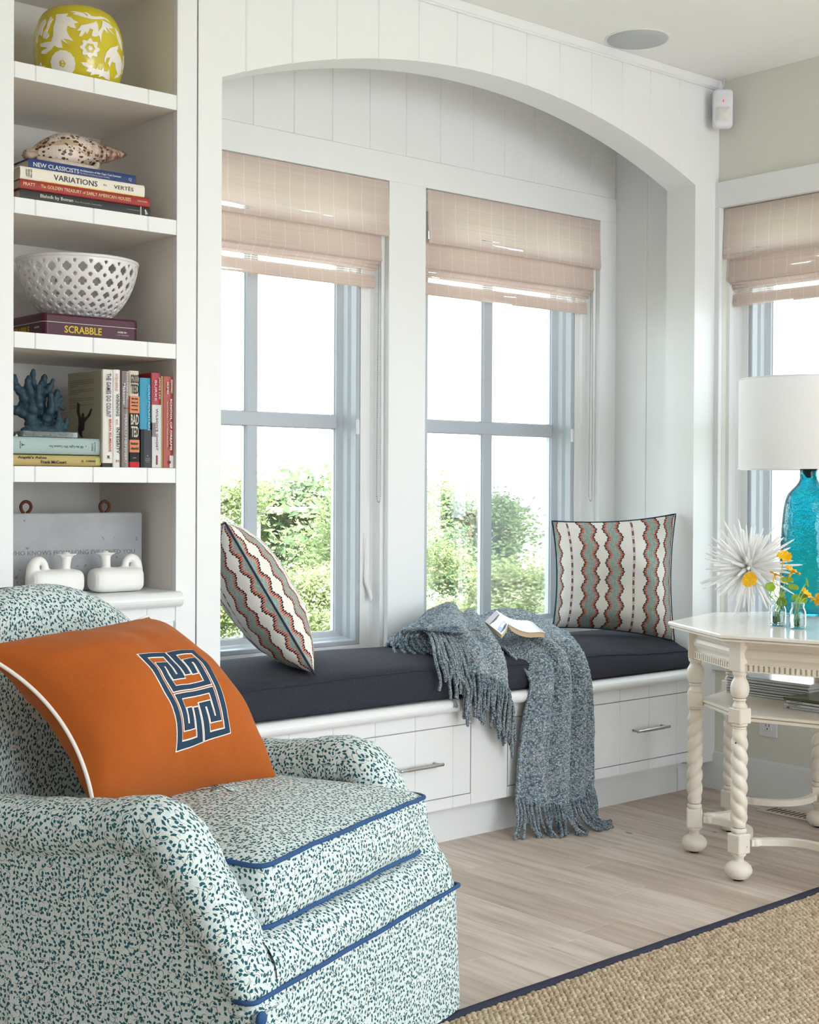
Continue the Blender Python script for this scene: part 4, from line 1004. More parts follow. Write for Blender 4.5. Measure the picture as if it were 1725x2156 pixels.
    for nm, p in zip(names, MOT): inlay([arc(p)], on, .0016, 9, nm, mw, o)
    def disc(a, z, r, n=26, wav=0, k=8): return [(math.radians(a)*105+(r*(1+wav*math.cos(k*2*PI*i/n)))*math.cos(2*PI*i/n), z+(r*(1+wav*math.cos(k*2*PI*i/n)))*math.sin(2*PI*i/n)) for i in range(n)]
    inlay([disc(-138.4, 40.6, 31, 60, .025, 15)], on, .0016, 9, 'flower_motif', mw, o)
    inlay([disc(-138.4, 40.6, 8, 18, .12, 5)], on, .0022, 9, 'flower_motif', my, o)
    for dz in (-3.4, 3.2): inlay([disc(-138.0, 40.6+dz, 2.2, 10)], on, .0030, 9, 'flower_motif', mw, o)
    inlay([disc(-102.8, 80.1, 21, 48, .15, 8)], on, .0016, 9, 'flower_motif', mw, o)
    inlay([disc(-102.8, 80.1, 11, 36, .10, 6)], on, .0022, 9, 'flower_motif', my, o)
    inlay([disc(-102.8, 80.1, 5.4, 24, .10, 6)], on, .0030, 9, 'flower_motif', mw, o)
    # the same band goes on round the back
    for k, an in enumerate((-20, 30, 80, 130)):
        inlay([disc(an, 80+20*(k % 2), 22, 48, .15, 8)], on, .0016, 9, 'flower_motif', mw, o)
        inlay([disc(an, 80+20*(k % 2), 9, 24, .10, 6)], on, .0024, 9, 'flower_motif', my, o)
stool()

# ---------------------------------------------------------------- books
M_paper = plain('page_edges', (.55, .49, .40), .9, .1, .08)
_inks = {}
def ink(c):
    if c not in _inks: _inks[c] = plain('print_ink', c, .6, .2, .02)
    return _inks[c]
def cover_mat(c, rough=.45, vary=.06): return plain('book_cover', c, rough, .35, vary, 18)
def flat_book(label, x0, x1, z0, z1, y, depth, color, pages=M_paper, band=None, group=None, soft=.004, cm=None):
    """lying book, spine towards -y"""
    o = thing('book', label, 'book', ((x0+x1)/2, y+depth/2, z0), group); m = cm or cover_mat(color); t = .0024
    b = MB(); r = (z1-z0)/2; n = 8; outer = []; inner = []
    sec = [(y+depth, z0)]+[(y+soft-soft*math.sin(PI*i/n), z0+r-r*math.cos(PI*i/n)) for i in range(n+1)]+[(y+depth, z1)]
    sin_ = [(y+depth, z1-t)]+[(y+soft+t*.6-(soft)*math.sin(PI*i/n), z0+r+(r-t)*math.cos(PI*i/n)) for i in range(n+1)]+[(y+depth, z0+t)]
    ring = sec+sin_
    b.loft([[(x, yy, zz) for yy, zz in ring] for x in (x0, x0+.0006, x1-.0006, x1)], close=True, caps=True, smooth=False); b.build('cover', m, o)
    MB().box(x0+.003, x1-.003, y+soft+.002, y+depth-.003, z0+t, z1-t).build('page_block', pages, o)
    return o, y
def on_spine(o, s, xc, zc, w_, h_, c, y, rot=0, bold=0, flip=False):
    xa, ya = (1, 0, 0), (0, 0, 1)
    if flip: xa, ya = (-1, 0, 0), (0, 0, -1)
    if rot == 90: xa, ya = (0, 0, -1), (1, 0, 0)
    lettering(s, frame((xc, y-.0006, zc), xa, ya), w_, h_, ink(c), o, bold=bold)
GB = 'large books lying on the second shelf'
SH = (.62, .60, .56)
o, y = flat_book('dark grey book at the bottom of the stack under the seashell', -2.613, -2.266, 1.737, 1.7645, .03, .24, (.030, .031, .031), group=GB)
on_spine(o, 'Blahník by Boman', -2.5195, 1.7525, .085, .0105, (.62, .60, .56), y, bold=.012)
on_spine(o, 'Shoes, Photographs, Conversation', -2.437, 1.7515, .072, .0045, (.42, .41, .39), y)
on_spine(o, 'CHRONICLE BOOKS', -2.3145, 1.7525, .037, .0022, (.42, .41, .39), y)
MB().box(-2.294, -2.2915, y-.0006, y+.002, 1.738, 1.7635).build('spine_bar', ink((.66, .64, .60)), o)
lettering('&', frame((-2.2785, y-.0008, 1.752), (.95, 0, .3), (-.3, 0, .95)), .008, .013, ink((.66, .64, .60)), o, 'emblem', bold=.02)
o, y = flat_book('red book with gold lettering, second from the bottom under the seashell', -2.613, -2.267, 1.7650, 1.7880, .03, .235, (.33, .028, .034), group=GB)
G_ = (.72, .55, .28)
for s, x, w_, h_ in (('PRATT', -2.590, .030, .0078), ('The', -2.5545, .013, .0078), ('GOLDEN TREASURY', -2.4995, .089, .0082), ('of', -2.448, .008, .0070), ('EARLY AMERICAN HOUSES', -2.381, .120, .0082), ('HAWTHORN', -2.289, .026, .0040)):
    on_spine(o, s, x, 1.7768, w_, h_, G_, y, bold=.01)
o, y = flat_book('cream book with black lettering between the red and the blue book', -2.611, -2.280, 1.7885, 1.8185, .033, .23, (.74, .70, .62), group=GB)
K_ = (.05, .045, .05)
on_spine(o, 'VARIATIONS', -2.4685, 1.8030, .115, .0135, K_, y); on_spine(o, 'by', -2.3895, 1.8035, .009, .006, (.3, .28, .26), y); on_spine(o, 'VERTÈS', -2.339, 1.8045, .054, .0115, K_, y)
for i, s in enumerate(('NEW YORK', 'GRAPHIC', 'SOCIETY')): lettering(s, frame((-2.5835-.006*i, y-.0006, 1.8035), (0, 0, -1), (1, 0, 0)), .021-.002*i, .0040, ink(K_), o)
MB().box(-2.56, -2.281, y+.0015, y+.004, 1.7888, 1.7906).build('yellow_edge', ink((.75, .50, .06)), o)
o, y = flat_book('navy blue book on top of the stack under the seashell', -2.582, -2.295, 1.8190, 1.8435, .05, .20, (.018, .040, .17), group=GB, soft=.002)
W_ = (.70, .70, .72)
on_spine(o, 'NEW CLASSICISTS', -2.511, 1.8305, .119, .0105, W_, y, bold=.008); on_spine(o, 'Architecture of the Cape Cod Summer', -2.393, 1.8335, .112, .0064, W_, y, bold=.008); on_spine(o, 'The Work of Polhemus Savery DaSilva', -2.409, 1.8268, .080, .0045, (.55, .56, .62), y)
lettering('Q', frame((-2.312, y-.0006, 1.831), (1, 0, 0), (0, 0, 1)), .008, .008, ink((.55, .56, .62)), o, 'emblem')

# ---------------------------------------------------------------- triton shell
def shell():
    o = thing('seashell', 'large spotted triton shell lying on the navy blue book', 'shell', (-2.42, .15, 1.8435))
    t = NT('triton_shell'); p = t.obj(); q = t.mapv(p, (1, 1, 1), (0, 0, 0), (0, 0, 0)); x = t.sep(p)[0]
    vo = t.n('TexVoronoi', {'Vector': t.mapv(p, (75, 120, 120)), 'Scale': 1}); d = vo.outputs['Distance']; k = t.sep(vo.outputs['Color'])[0]
    sp = t.math('MULTIPLY', t.math('LESS_THAN', d, t.math('MULTIPLY_ADD', k, .5, .08)), t.math('GREATER_THAN', t.noise(p, 22, 2), .42))
    n = t.noise(p, 26, 3); base = t.mix(n, (.60, .47, .36), (.76, .70, .66))
    tip = t.math('MULTIPLY', t.math('SUBTRACT', x, .025, clamp=True), 22, clamp=True)
    base = t.mix(t.math('MULTIPLY', tip, t.math('MULTIPLY_ADD', t.noise(p, 60, 3), 2.4, -.5, clamp=True)), base, (.20, .085, .045))
    edge = t.math('MULTIPLY', t.math('GREATER_THAN', t.noise(t.mapv(p, (8, 30, 30)), 1, 2), .60), .55)
    base = t.mix(edge, base, (.36, .22, .06)); c = t.mix(sp, base, (.085, .035, .016))
    t.bump(t.math('SINE', t.math('MULTIPLY', x, 900)), .12, .001); m = t.fin(c, .28, .5)
    prof = [(-.125, .012), (-.118, .015), (-.105, .018), (-.095, .026), (-.082, .036), (-.065, .045), (-.045, .051), (-.022, .0525), (0, .047), (.016, .041), (.024, .038), (.028, .0345), (.036, .0365), (.046, .034), (.060, .028), (.068, .0245), (.071, .0215), (.078, .0225), (.088, .0195), (.099, .0155), (.102, .0132), (.108, .0135), (.118, .010), (.127, .0062), (.134, .0015)]
    pr = cat([(x_, r, 0) for x_, r in prof], 3); rows = []; n_ = 48
    for i, pp in enumerate(pr):
        f = (pp.x+.125)/.259; cz = lerp(1.895, 1.916, max(0, (f-.4)/.6)) if f > .4 else lerp(1.876, 1.895, f/.4)
        row = []
        for k in range(n_):
            a = 2*PI*k/n_; hx = .010*(a/(2*PI)-.5)*(1 if 0 < i < len(pr)-1 else 0)
            r = pp.y*(1+.012*math.cos(14*a)); zz = cz+r*math.sin(a)*.98
            row.append((-2.410+pp.x*1.03+hx, .150+r*math.cos(a)*1.05-.02*(f-.5), max(1.8438, zz)))
        rows.append(row)
    b = MB(); b.loft(rows, close=True, caps=True); b.build('body_whorl', m, o)
    # flaring lip along the base
    lip = [(-2.530, .115, 1.862), (-2.50, .095, 1.856), (-2.46, .088, 1.853), (-2.42, .090, 1.852), (-2.385, .098, 1.856), (-2.372, .105, 1.872)]
    b = MB(); b.tube(cat(lip, 5), [.005+.0035*math.sin(PI*i/25)+.001*math.sin(i*2.6) for i in range(26)], 10); b.build('lip', plain('shell_lip', (.62, .50, .42), .35, .4, .25, 60), o)
    b = MB(); b.tube([(-2.525, .13, 1.871), (-2.543, .128, 1.868), (-2.556, .126, 1.869)], [.012, .011, .009], 12); b.build('siphon_canal', plain('shell_siphon', (.46, .33, .26), .4, .4, .3, 50), o)
shell()

# ---------------------------------------------------------------- pierced bowl on the tin
def bowl():
    o = thing('pierced_bowl', 'white ceramic bowl pierced with quatrefoils, standing on the burgundy tin', 'bowl', (-2.393, .17, 1.480))
    c = Vector((-2.393, .17, 1.480)); NC = 24; sub = 22; nz = 116
    prof = cat([(.060, 0, .002), (.070, 0, .004), (.097, 0, .024), (.122, 0, .056), (.140, 0, .095), (.1485, 0, .128), (.1505, 0, .146)], 20)
    L = [0]
    for a, b_ in zip(prof, prof[1:]): L.append(L[-1]+(b_-a).length)
    tot = L[-1]
    def at(s):
        for i in range(len(L)-1):
            if L[i+1] >= s: return prof[i].lerp(prof[i+1], (s-L[i])/(L[i+1]-L[i]))
        return prof[-1]
    cols = NC*sub; ss = [tot*i/nz for i in range(nz+1)]; P_ = [at(s) for s in ss]
    rowc = []; s = tot-.027
    while s > .018:
        sp = 2*PI*at(s).x/NC; rowc.append((s, sp)); s -= sp*.93
    def hole(a, s):
        for k, (rc, sp) in enumerate(rowc):
            dv = (s-rc)/sp
            if abs(dv) < .62:
                f = (a*NC/(2*PI)) % 1; du = f-.5
                q = .205; r_ = .165
                if (abs(du)-.165)**2+dv**2 < .128**2 or du**2+(abs(dv)-.165)**2 < .128**2 or abs(du)+abs(dv) < .20: return True
            dv2 = (s-(rc-sp*.465))/sp
            if abs(dv2) < .2:
                f = (a*NC/(2*PI)) % 1; du = min(f, 1-f)
                if abs(du)+abs(dv2) < .135: return True
        dv3 = (s-(rowc[0][0]+rowc[0][1]*.36))/rowc[0][1]
        f = (a*NC/(2*PI)) % 1; du = min(f, 1-f)
        return abs(dv3) < .09 and du < .095-.55*(.09-dv3)*.5
    b = MB(); vs = []; th = .0055
    for p in P_:
        for k in range(cols):
            a = 2*PI*k/cols; vs.append((c.x+p.x*math.cos(a), c.y+p.x*math.sin(a), c.z+p.z))
    for i, p in enumerate(P_):
        q = P_[min(i+1, nz)]-P_[max(i-1, 0)]; q.normalize(); nr, nzz = q.z, -q.x
        for k in range(cols):
            a = 2*PI*k/cols; r = p.x-nr*th; vs.append((c.x+r*math.cos(a), c.y+r*math.sin(a), c.z+p.z-nzz*th))
    solid = [[not hole(2*PI*(k+.5)/cols, (ss[i]+ss[i+1])/2) for k in range(cols)] for i in range(nz)]
    N = (nz+1)*cols; fs = []
    for i in range(nz):
        for k in range(cols):
            if not solid[i][k]: continue
            k2 = (k+1) % cols; q = (i*cols+k, i*cols+k2, (i+1)*cols+k2, (i+1)*cols+k)
            fs.append(q); fs.append([v+N for v in q[::-1]])
            if i == nz-1: fs.append((q[3], q[2], q[2]+N, q[3]+N))
            elif not solid[i+1][k]: fs.append((q[3], q[2], q[2]+N, q[3]+N))
            if i > 0 and not solid[i-1][k]: fs.append((q[1], q[0], q[0]+N, q[1]+N))
            if not solid[i][(k+1) % cols]: fs.append((q[2], q[1], q[1]+N, q[2]+N))
            if not solid[i][k-1]: fs.append((q[0], q[3], q[3]+N, q[0]+N))
    # round the stair-stepped hole edges a little
    used = sorted({v for f in fs for v in f}); mp = {v: i for i, v in enumerate(used)}
    bm = bmesh.new(); bv = [bm.verts.new(vs[v]) for v in used]
    for f in fs: bm.faces.new([bv[mp[v]] for v in f])
    bmesh.ops.smooth_vert(bm, verts=bm.verts[:], factor=.5, use_axis_x=True, use_axis_y=True, use_axis_z=True)
    bmesh.ops.smooth_vert(bm, verts=bm.verts[:], factor=.5, use_axis_x=True, use_axis_y=True, use_axis_z=True)
    m = plain('bowl_glaze', (.72, .70, .71), .25, .5, .03)
    b = MB(); bm.verts.index_update(); b.add([v.co[:] for v in bm.verts], [[v.index for v in f.verts] for f in bm.faces], smooth=True); bm.free()
    b.build('lattice', m, o, recalc=False)
    b = MB(); b.tube([(c.x+.1485*math.cos(2*PI*k/64), c.y+.1485*math.sin(2*PI*k/64), c.z+.1475) for k in range(64)], .0048, 8, wrap=True); b.build('rim', m, o)
    b = MB(); b.lathe([(0, .002), (.058, .002), (.062, .0), (.064, .004), (.06, .009), (0, .009)], c, 40, caps=False); b.build('foot', m, o)
bowl()
def tin():
    o = thing('game_tin', 'burgundy game tin with yellow lettering under the pierced bowl', 'tin', (-2.46, .15, 1.4255))
    m = plain('burgundy_tin', (.055, .003, .018), .32, .3, .05)
    x0, x1, y0, y1 = -2.553, -2.299, .030, .285
    def rr(e, z, r=.012):
        pts = []
        for (cx, cy), a0 in (((x1-r, y1-r), 0), ((x0+r, y1-r), 90), ((x0+r, y0+r), 180), ((x1-r, y0+r), 270)):
            for i in range(7): a = math.radians(a0+15*i); pts.append((cx+(r+e)*math.cos(a), cy+(r+e)*math.sin(a), z))
        return pts
    b = MB(); b.loft([rr(0, 1.4252), rr(0, 1.4575)], close=True, caps=True, smooth=False); b.build('box', m, o)
    b = MB(); b.loft([rr(.0008, 1.458), rr(.0012, 1.4595), rr(.0012, 1.474), rr(.0002, 1.4782), rr(-.003, 1.4795), rr(-.006, 1.4795)], close=True, caps=True, smooth=False); b.build('lid', m, o)
    b = MB(); b.tube(rr(.0008, 1.4580)[::1], .0010, 6, wrap=True); b.build('lid_rim', M_steel, o)
    yc = (.60, .44, .045); y = y0-.0003
    lettering('SCRABBLE', frame((-2.4495, y, 1.4430), (1, 0, 0), (0, 0, 1)), .099, .0175, ink(yc), o, bold=.018)
    lettering('AGES 8+', frame((-2.344, y, 1.4460), (1, 0, 0), (0, 0, 1)), .026, .0042, ink((.75, .72, .70)), o, bold=.02)
    lettering('2 TO 4 PLAYERS', frame((-2.3435, y, 1.4390), (1, 0, 0), (0, 0, 1)), .034, .0030, ink((.55, .45, .48)), o)
    lettering('SCRABBLE', frame((x0-.0003, .155, 1.4430), (0, -1, 0), (0, 0, 1)), .099, .0175, ink((.42, .30, .03)), o, bold=.018)
    lettering('AGES 8+', frame((x0-.0003, .065, 1.4460), (0, -1, 0), (0, 0, 1)), .026, .0042, ink((.5, .48, .47)), o)
tin()

# ---------------------------------------------------------------- fourth shelf
GS = 'novels on the fourth shelf'
o, y = flat_book('yellow novel with black lettering at the bottom of the pair under the coral', -2.641, -2.398, 1.1135, 1.1395, .026, .165, (.42, .33, .12), soft=.005)
on_spine(o, "Angela's Ashes", -2.583, 1.1325, .073, .0075, K_, y, bold=.02); on_spine(o, 'Frank McCourt', -2.528, 1.1230, .066, .0075, K_, y, bold=.02); on_spine(o, 'SCRIBNER', -2.431, 1.1265, .026, .0040, K_, y)
lettering('*', frame((-2.453, y-.0006, 1.1255), (1, 0, 0), (0, 0, 1)), .006, .006, ink(K_), o, 'emblem', bold=.04)
MB().box(-2.418, -2.3985, y-.0002, y+.004, 1.118, 1.135).build('spine_patch', ink((.48, .46, .16)), o)
o, y = flat_book('pale blue novel under the glass block of the coral', -2.640, -2.402, 1.1415, 1.1815, .026, .16, (.33, .43, .43), soft=.006)
on_spine(o, 'All the Light We Cannot See', -2.495, 1.1610, .090, .0085, (.16, .22, .22), y, flip=True); on_spine(o, '*', -2.444, 1.1625, .003, .003, (.16, .22, .22), y)
lettering('ANTHONY', frame((-2.4195, y-.0006, 1.1605), (0, 0, -1), (1, 0, 0)), .026, .0042, ink((.16, .22, .22)), o); lettering('DOERR', frame((-2.4265, y-.0006, 1.1605), (0, 0, -1), (1, 0, 0)), .018, .0042, ink((.16, .22, .22)), o)
lettering('Y', frame((-2.606, y-.0006, 1.1625), (0, 0, 1), (-1, 0, 0)), .007, .008, ink((.04, .06, .06)), o, 'emblem', bold=.04); lettering('SCRIBNER', frame((-2.613, y-.0006, 1.1625), (0, 0, -1), (1, 0, 0)), .018, .0026, ink((.16, .22, .22)), o)

def coral():
    o = thing('coral_sculpture', 'blue coral sculpture on a clear glass block on the pale blue novel', 'sculpture', (-2.53, .10, 1.1822))
    g = NT('clear_glass_block'); g.fin((.80, .90, .89), .02, .5, **{'Transmission Weight': .85, 'IOR': 1.45})
    MB().box(-2.598, -2.455, .045, .135, 1.1822, 1.1965, .0015).build('glass_block', g.m, o)
    def T(l): return l
    rr = random.Random(3); br = []
    B0 = lambda pts, r: br.append((pts, r))
    z0 = 1.196
    # fan of lumpy branches: (x, z) with a little depth
    B0([(-2.552, .09, z0), (-2.556, .09, 1.225), (-2.566, .092, 1.25), (-2.578, .095, 1.262)], [.018, .016, .012, .009])
    B0([(-2.556, .09, 1.235), (-2.582, .10, 1.245), (-2.602, .105, 1.252), (-2.612, .108, 1.262)], [.014, .012, .010, .006])
    B0([(-2.565, .09, 1.255), (-2.58, .085, 1.285), (-2.598, .085, 1.305), (-2.600, .085, 1.328)], [.012, .012, .010, .005])
    B0([(-2.556, .08, 1.25), (-2.560, .075, 1.28), (-2.572, .072, 1.305), (-2.570, .072, 1.325)], [.013, .012, .010, .007])
    B0([(-2.545, .09, 1.25), (-2.548, .085, 1.29), (-2.553, .088, 1.318), (-2.551, .088, 1.343)], [.014, .011, .008, .006])
    B0([(-2.545, .07, 1.26), (-2.552, .06, 1.285), (-2.550, .06, 1.302)], [.010, .009, .007])
    B0([(-2.525, .10, z0), (-2.524, .10, 1.235), (-2.528, .10, 1.275), (-2.522, .10, 1.31), (-2.516, .10, 1.332)], [.017, .015, .014, .010, .007])
    B0([(-2.526, .095, 1.275), (-2.534, .09, 1.30), (-2.530, .088, 1.315)], [.010, .008, .006])
    B0([(-2.522, .09, 1.29), (-2.508, .088, 1.305), (-2.500, .088, 1.322)], [.010, .008, .005])
    B0([(-2.520, .085, 1.23), (-2.514, .07, 1.255), (-2.516, .068, 1.285)], [.013, .010, .007])
    B0([(-2.512, .10, 1.215), (-2.500, .10, 1.245), (-2.496, .10, 1.266), (-2.484, .10, 1.290), (-2.482, .10, 1.298)], [.014, .012, .010, .008, .006])
    B0([(-2.495, .10, 1.268), (-2.480, .095, 1.276), (-2.472, .095, 1.282)], [.009, .007, .005])
    B0([(-2.495, .10, 1.262), (-2.478, .098, 1.262), (-2.468, .098, 1.256)], [.008, .007, .005])
    B0([(-2.496, .10, 1.262), (-2.486, .10, 1.252), (-2.484, .10, 1.246)], [.008, .006, .005])
    B0([(-2.505, .085, z0), (-2.492, .08, 1.212), (-2.488, .08, 1.232), (-2.490, .08, 1.245)], [.013, .012, .008, .005])
    B0([(-2.490, .08, z0+.002), (-2.474, .075, 1.213), (-2.470, .075, 1.228)], [.011, .009, .005])
    B0([(-2.575, .085, z0), (-2.54, .085, z0+.004), (-2.50, .085, z0+.004), (-2.475, .08, z0+.002)], [.010, .014, .014, .010])
    b = MB()
    for pts, r in br:
        p = cat(pts, 6); n = len(p); rad = [lerp(r[min(int(i/6), len(r)-1)], r[min(int(i/6)+1, len(r)-1)], (i % 6)/6) for i in range(n)]
        rad = [q*(1+.14*math.sin(i*1.7+rr.random())) for i, q in enumerate(rad)]
        b.tube(p, rad, 12); b.ball(p[-1], rad[-1]*1.02, 10, 8); b.ball(p[0], rad[0], 10, 8)
    t = NT('blue_coral'); n = t.noise(t.obj(), 55, 3); t.bump(t.noise(t.obj(), 160, 3), .7, .003); m = t.fin(t.mix(n, (.008, .026, .044), (.030, .070, .098)), .55, .35)
    ob = b.build('coral', m, o)
    md = ob.modifiers.new('fuse', 'REMESH'); md.mode = 'VOXEL'; md.voxel_size = .0022; md.use_smooth_shade = True
    ms = ob.modifiers.new('soften', 'SMOOTH'); ms.iterations = 3; ms.factor = .5
    dg = bpy.context.evaluated_depsgraph_get(); me = bpy.data.meshes.new_from_object(ob.evaluated_get(dg)); ob.modifiers.clear(); ob.data = me
coral()

def standing(label, x0, x1, z1, color, y=.013, depth=.16, z0=1.1125, cm=None, soft=.003, pages=M_paper):
    o = thing('book', label, 'book', ((x0+x1)/2, y+depth/2, z0), GS); m = cm or cover_mat(color, .35); t = .0022; r = (x1-x0)/2; n = 8
    sec = [(x0, y+depth)]+[(x0+r-r*math.cos(PI*i/n), y+soft-soft*math.sin(PI*i/n)) for i in range(n+1)]+[(x1, y+depth)]
    ins = [(x1-t, y+depth)]+[(x0+r+(r-t)*math.cos(PI*i/n), y+soft+t-soft*math.sin(PI*i/n)) for i in range(n+1)]+[(x0+t, y+depth)]
    b = MB(); b.loft([[(a, c, z) for a, c in sec+ins] for z in (z0, z0+.001, z1-.001, z1)], close=True, caps=True, smooth=False); b.build('cover', m, o)
    MB().box(x0+t, x1-t, y+soft+.003, y+depth-.003, z0+.003, z1-.003).build('page_block', pages, o)
    return o
def down(o, s, xc, zc, w_, h_, c, bold=0, y=.0124): lettering(s, frame((xc, y-.0030, zc), (0, 0, -1), (1, 0, 0)), w_, h_, ink(c), o, bold=bold)
def across(o, s, xc, zc, w_, h_, c, bold=0, y=.0124): lettering(s, frame((xc, y-.0030, zc), (1, 0, 0), (0, 0, 1)), w_, h_, ink(c), o, bold=bold)
def band(o, x0, x1, z0, z1, c, y=.0124, nm='spine_band'): MB().box(x0, x1, y-.0022, y+.006, z0, z1).build(nm, ink(c), o)
# a: white book whose back cover faces the room's left
o = standing('white book with black lettering leaning first in the row of novels', -2.405, -2.3775, 1.351, (.66, .64, .60), depth=.185, z0=1.1225)
down(o, 'THE GAMES DO COUNT', -2.391, 1.288, .107, .0115, (.10, .12, .17), .01); down(o, 'BRIAN KILMEADE', -2.3865, 1.190, .080, .0050, (.45, .05, .04), .02); across(o, 'R', -2.390, 1.137, .006, .008, K_, .03)
MB().box(-2.403, -2.378, .02, .19, 1.1125, 1.1222).build('gap_shade', M_black, o)  # black block added to stand for the shaded gap under this book
MB().box(-2.4056, -2.4048, .022, .196, 1.124, 1.3495).build('back_cover', plain('khaki_jacket', (.36, .34, .25), .45, .3, .06, 20), o)
def back(pts): return [((.20-(x-149)/66*.19)*1, 1.335-(z-790)/880.0) for x, z in pts]
for k, (z, n) in enumerate(((1.330, 4), (1.306, 3), (1.285, 3), (1.268, 2))):
    for i in range(n):
        L = .125*(1 if i < n-1 else .35); MB().box(-2.4062, -2.4054, .185-L, .185, z-.0045*i-.0011, z-.0045*i).build('text_line', ink((.16, .15, .11)), o)
sil = [(1215, 610), (1250, 640), (1245, 760), (1262, 830), (1285, 850), (1282, 800), (1296, 775), (1310, 800), (1312, 850), (1345, 848), (1380, 800), (1410, 720), (1428, 735), (1400, 830), (1350, 890), (1320, 930), (1312, 1040), (1285, 1070), (1282, 1120), (1300, 1160), (1268, 1150), (1235, 1095), (1225, 1040), (1235, 930), (1228, 840), (1205, 760)]
inlay([[((1560-x)/500*.18+.02, 1.351-(z-140)*.000161) for x, z in sil]], lambda a, b_, h: Vector((-2.4058-h, a, b_)), .0006, .2, 'printed_figure', ink((.045, .030, .022)), o)
# b
o = standing('slim white book with crown emblem, second in the row of novels', -2.3770, -2.3575, 1.352, (.70, .69, .66))
down(o, 'STEINBERG', -2.3690, 1.321, .042, .0052, (.62, .20, .15)); down(o, 'WINNING', -2.3665, 1.265, .055, .0075, K_, .01); down(o, 'with', -2.3675, 1.2235, .014, .005, (.45, .10, .08)); down(o, 'INTEGRITY', -2.3655, 1.178, .064, .0080, K_, .01)
lettering('M', frame((-2.3665, .0094, 1.1275), (1, 0, 0), (0, 0, 1)), .007, .007, ink((.25, .20, .12)), o, 'emblem')
# c
o = standing('greyish lilac book with white lettering, third in the row of novels', -2.3555, -2.3338, 1.350, (.30, .26, .26))
band(o, -2.3550, -2.3440, 1.1130, 1.3495, (.21, .18, .18)); down(o, 'TOM PERKINS', -2.3405, 1.315, .070, .006, (.66, .66, .70)); down(o, 'Makeover', -2.3490, 1.292, .055, .007, (.70, .68, .72), .01); down(o, 'MARILU HENNER', -2.3450, 1.185, .115, .0062, (.66, .64, .66)); band(o, -2.350, -2.336, 1.2575, 1.2595, (.55, .06, .06)); across(o, 'C', -2.345, 1.128, .006, .007, (.7, .7, .7))
# d
o = standing('paperback with bold cream, orange and black bands, fourth in the row', -2.3330, -2.3055, 1.352, (.58, .52, .43), soft=.004)
D_ = (-2.3325, -2.3060)
band(o, *D_, 1.247, 1.2890, (.66, .25, .12)); band(o, *D_, 1.181, 1.2465, (.022, .020, .022)); band(o, *D_, 1.150, 1.1808, (.66, .25, .12)); band(o, *D_, 1.1265, 1.1498, (.022, .020, .022)); band(o, *D_, 1.1130, 1.1263, (.52, .025, .04))
for s, z, h_, c, w_ in (('GOOD', 1.3315, .0215, K_, .022), ('TED', 1.3065, .0230, K_, .020), ('BAD', 1.2310, .0255, (.62, .58, .50), .022), ('TED', 1.2010, .0265, (.62, .58, .50), .020)): across(o, s, -2.3195, z, w_, h_, c, .015)
for i, s in enumerate(('the two', 'lives of', 'every', 'kennedy')): across(o, s, -2.3195, 1.2830-.0092*i, .018, .0050, K_, .02)
across(o, 'lester', -2.3195, 1.1722, .021, .0075, K_, .02); across(o, 'david', -2.3195, 1.1600, .021, .0075, K_, .02); across(o, 'publisher', -2.3195, 1.136, .010, .003, (.5, .5, .5))
# e
o = standing('bright blue novel with pale blue lettering, fifth in the row', -2.3030, -2.2725, 1.336, (.012, .25, .42))
band(o, -2.3028, -2.2728, 1.1130, 1.2075, (.060, .065, .072)); band(o, -2.3028, -2.2930, 1.1130, 1.2075, (.025, .026, .030), .0120); down(o, 'COLD MOUNTAIN', -2.2795, 1.262, .112, .0062, (.35, .68, .80)); across(o, 'A', -2.2830, 1.1420, .003, .003, (.7, .7, .7), .03); across(o, 'ATLANTIC', -2.2830, 1.1355, .013, .0022, (.4, .4, .42)); across(o, 'MONTHLY', -2.2830, 1.1310, .013, .0022, (.4, .4, .42)); across(o, 'PRESS', -2.2830, 1.1265, .010, .0022, (.4, .4, .42))
# f
o = standing('red and white novel with a grey mountain on the spine, sixth in the row', -2.2705, -2.2445, 1.350, (.36, .025, .045))
band(o, -2.2703, -2.2447, 1.1130, 1.2700, (.62, .62, .63)); band(o, -2.2703, -2.2600, 1.19, 1.2250, (.24, .23, .24), .0120); down(o, 'JAMES LEE', -2.2500, 1.312, .055, .006, (.72, .62, .62)); down(o, 'BURKE', -2.2610, 1.305, .052, .006, (.72, .62, .62)); down(o, "WILSON'S GHOST", -2.2565, 1.208, .105, .0056, (.08, .08, .09)); band(o, -2.2590, -2.2545, 1.120, 1.1435, (.22, .05, .06), .0115)
# g, h
o = standing('thin ochre book squeezed between two red novels', -2.2438, -2.2368, 1.343, (.36, .27, .11))
o = standing('brick red book with white lettering at the right end of the row', -2.2362, -2.2082, 1.343, (.38, .065, .050))
band(o, -2.2200, -2.2084, 1.1130, 1.1440, (.62, .58, .58)); down(o, 'EDWARD', -2.2150, 1.318, .034, .0050, (.80, .74, .72), .015); down(o, 'HUMES', -2.2265, 1.313, .030, .0050, (.80, .74, .72), .015); down(o, 'SCHOOL OF DREAMS', -2.2165, 1.222, .130, .0058, (.80, .74, .72), .02); down(o, 'MAKING THE GRADE AT A TOP AMERICAN HIGH SCHOOL', -2.2270, 1.222, .115, .0024, (.70, .62, .60)); across(o, '@', -2.2200, 1.1270, .0075, .008, (.10, .08, .08), .03)

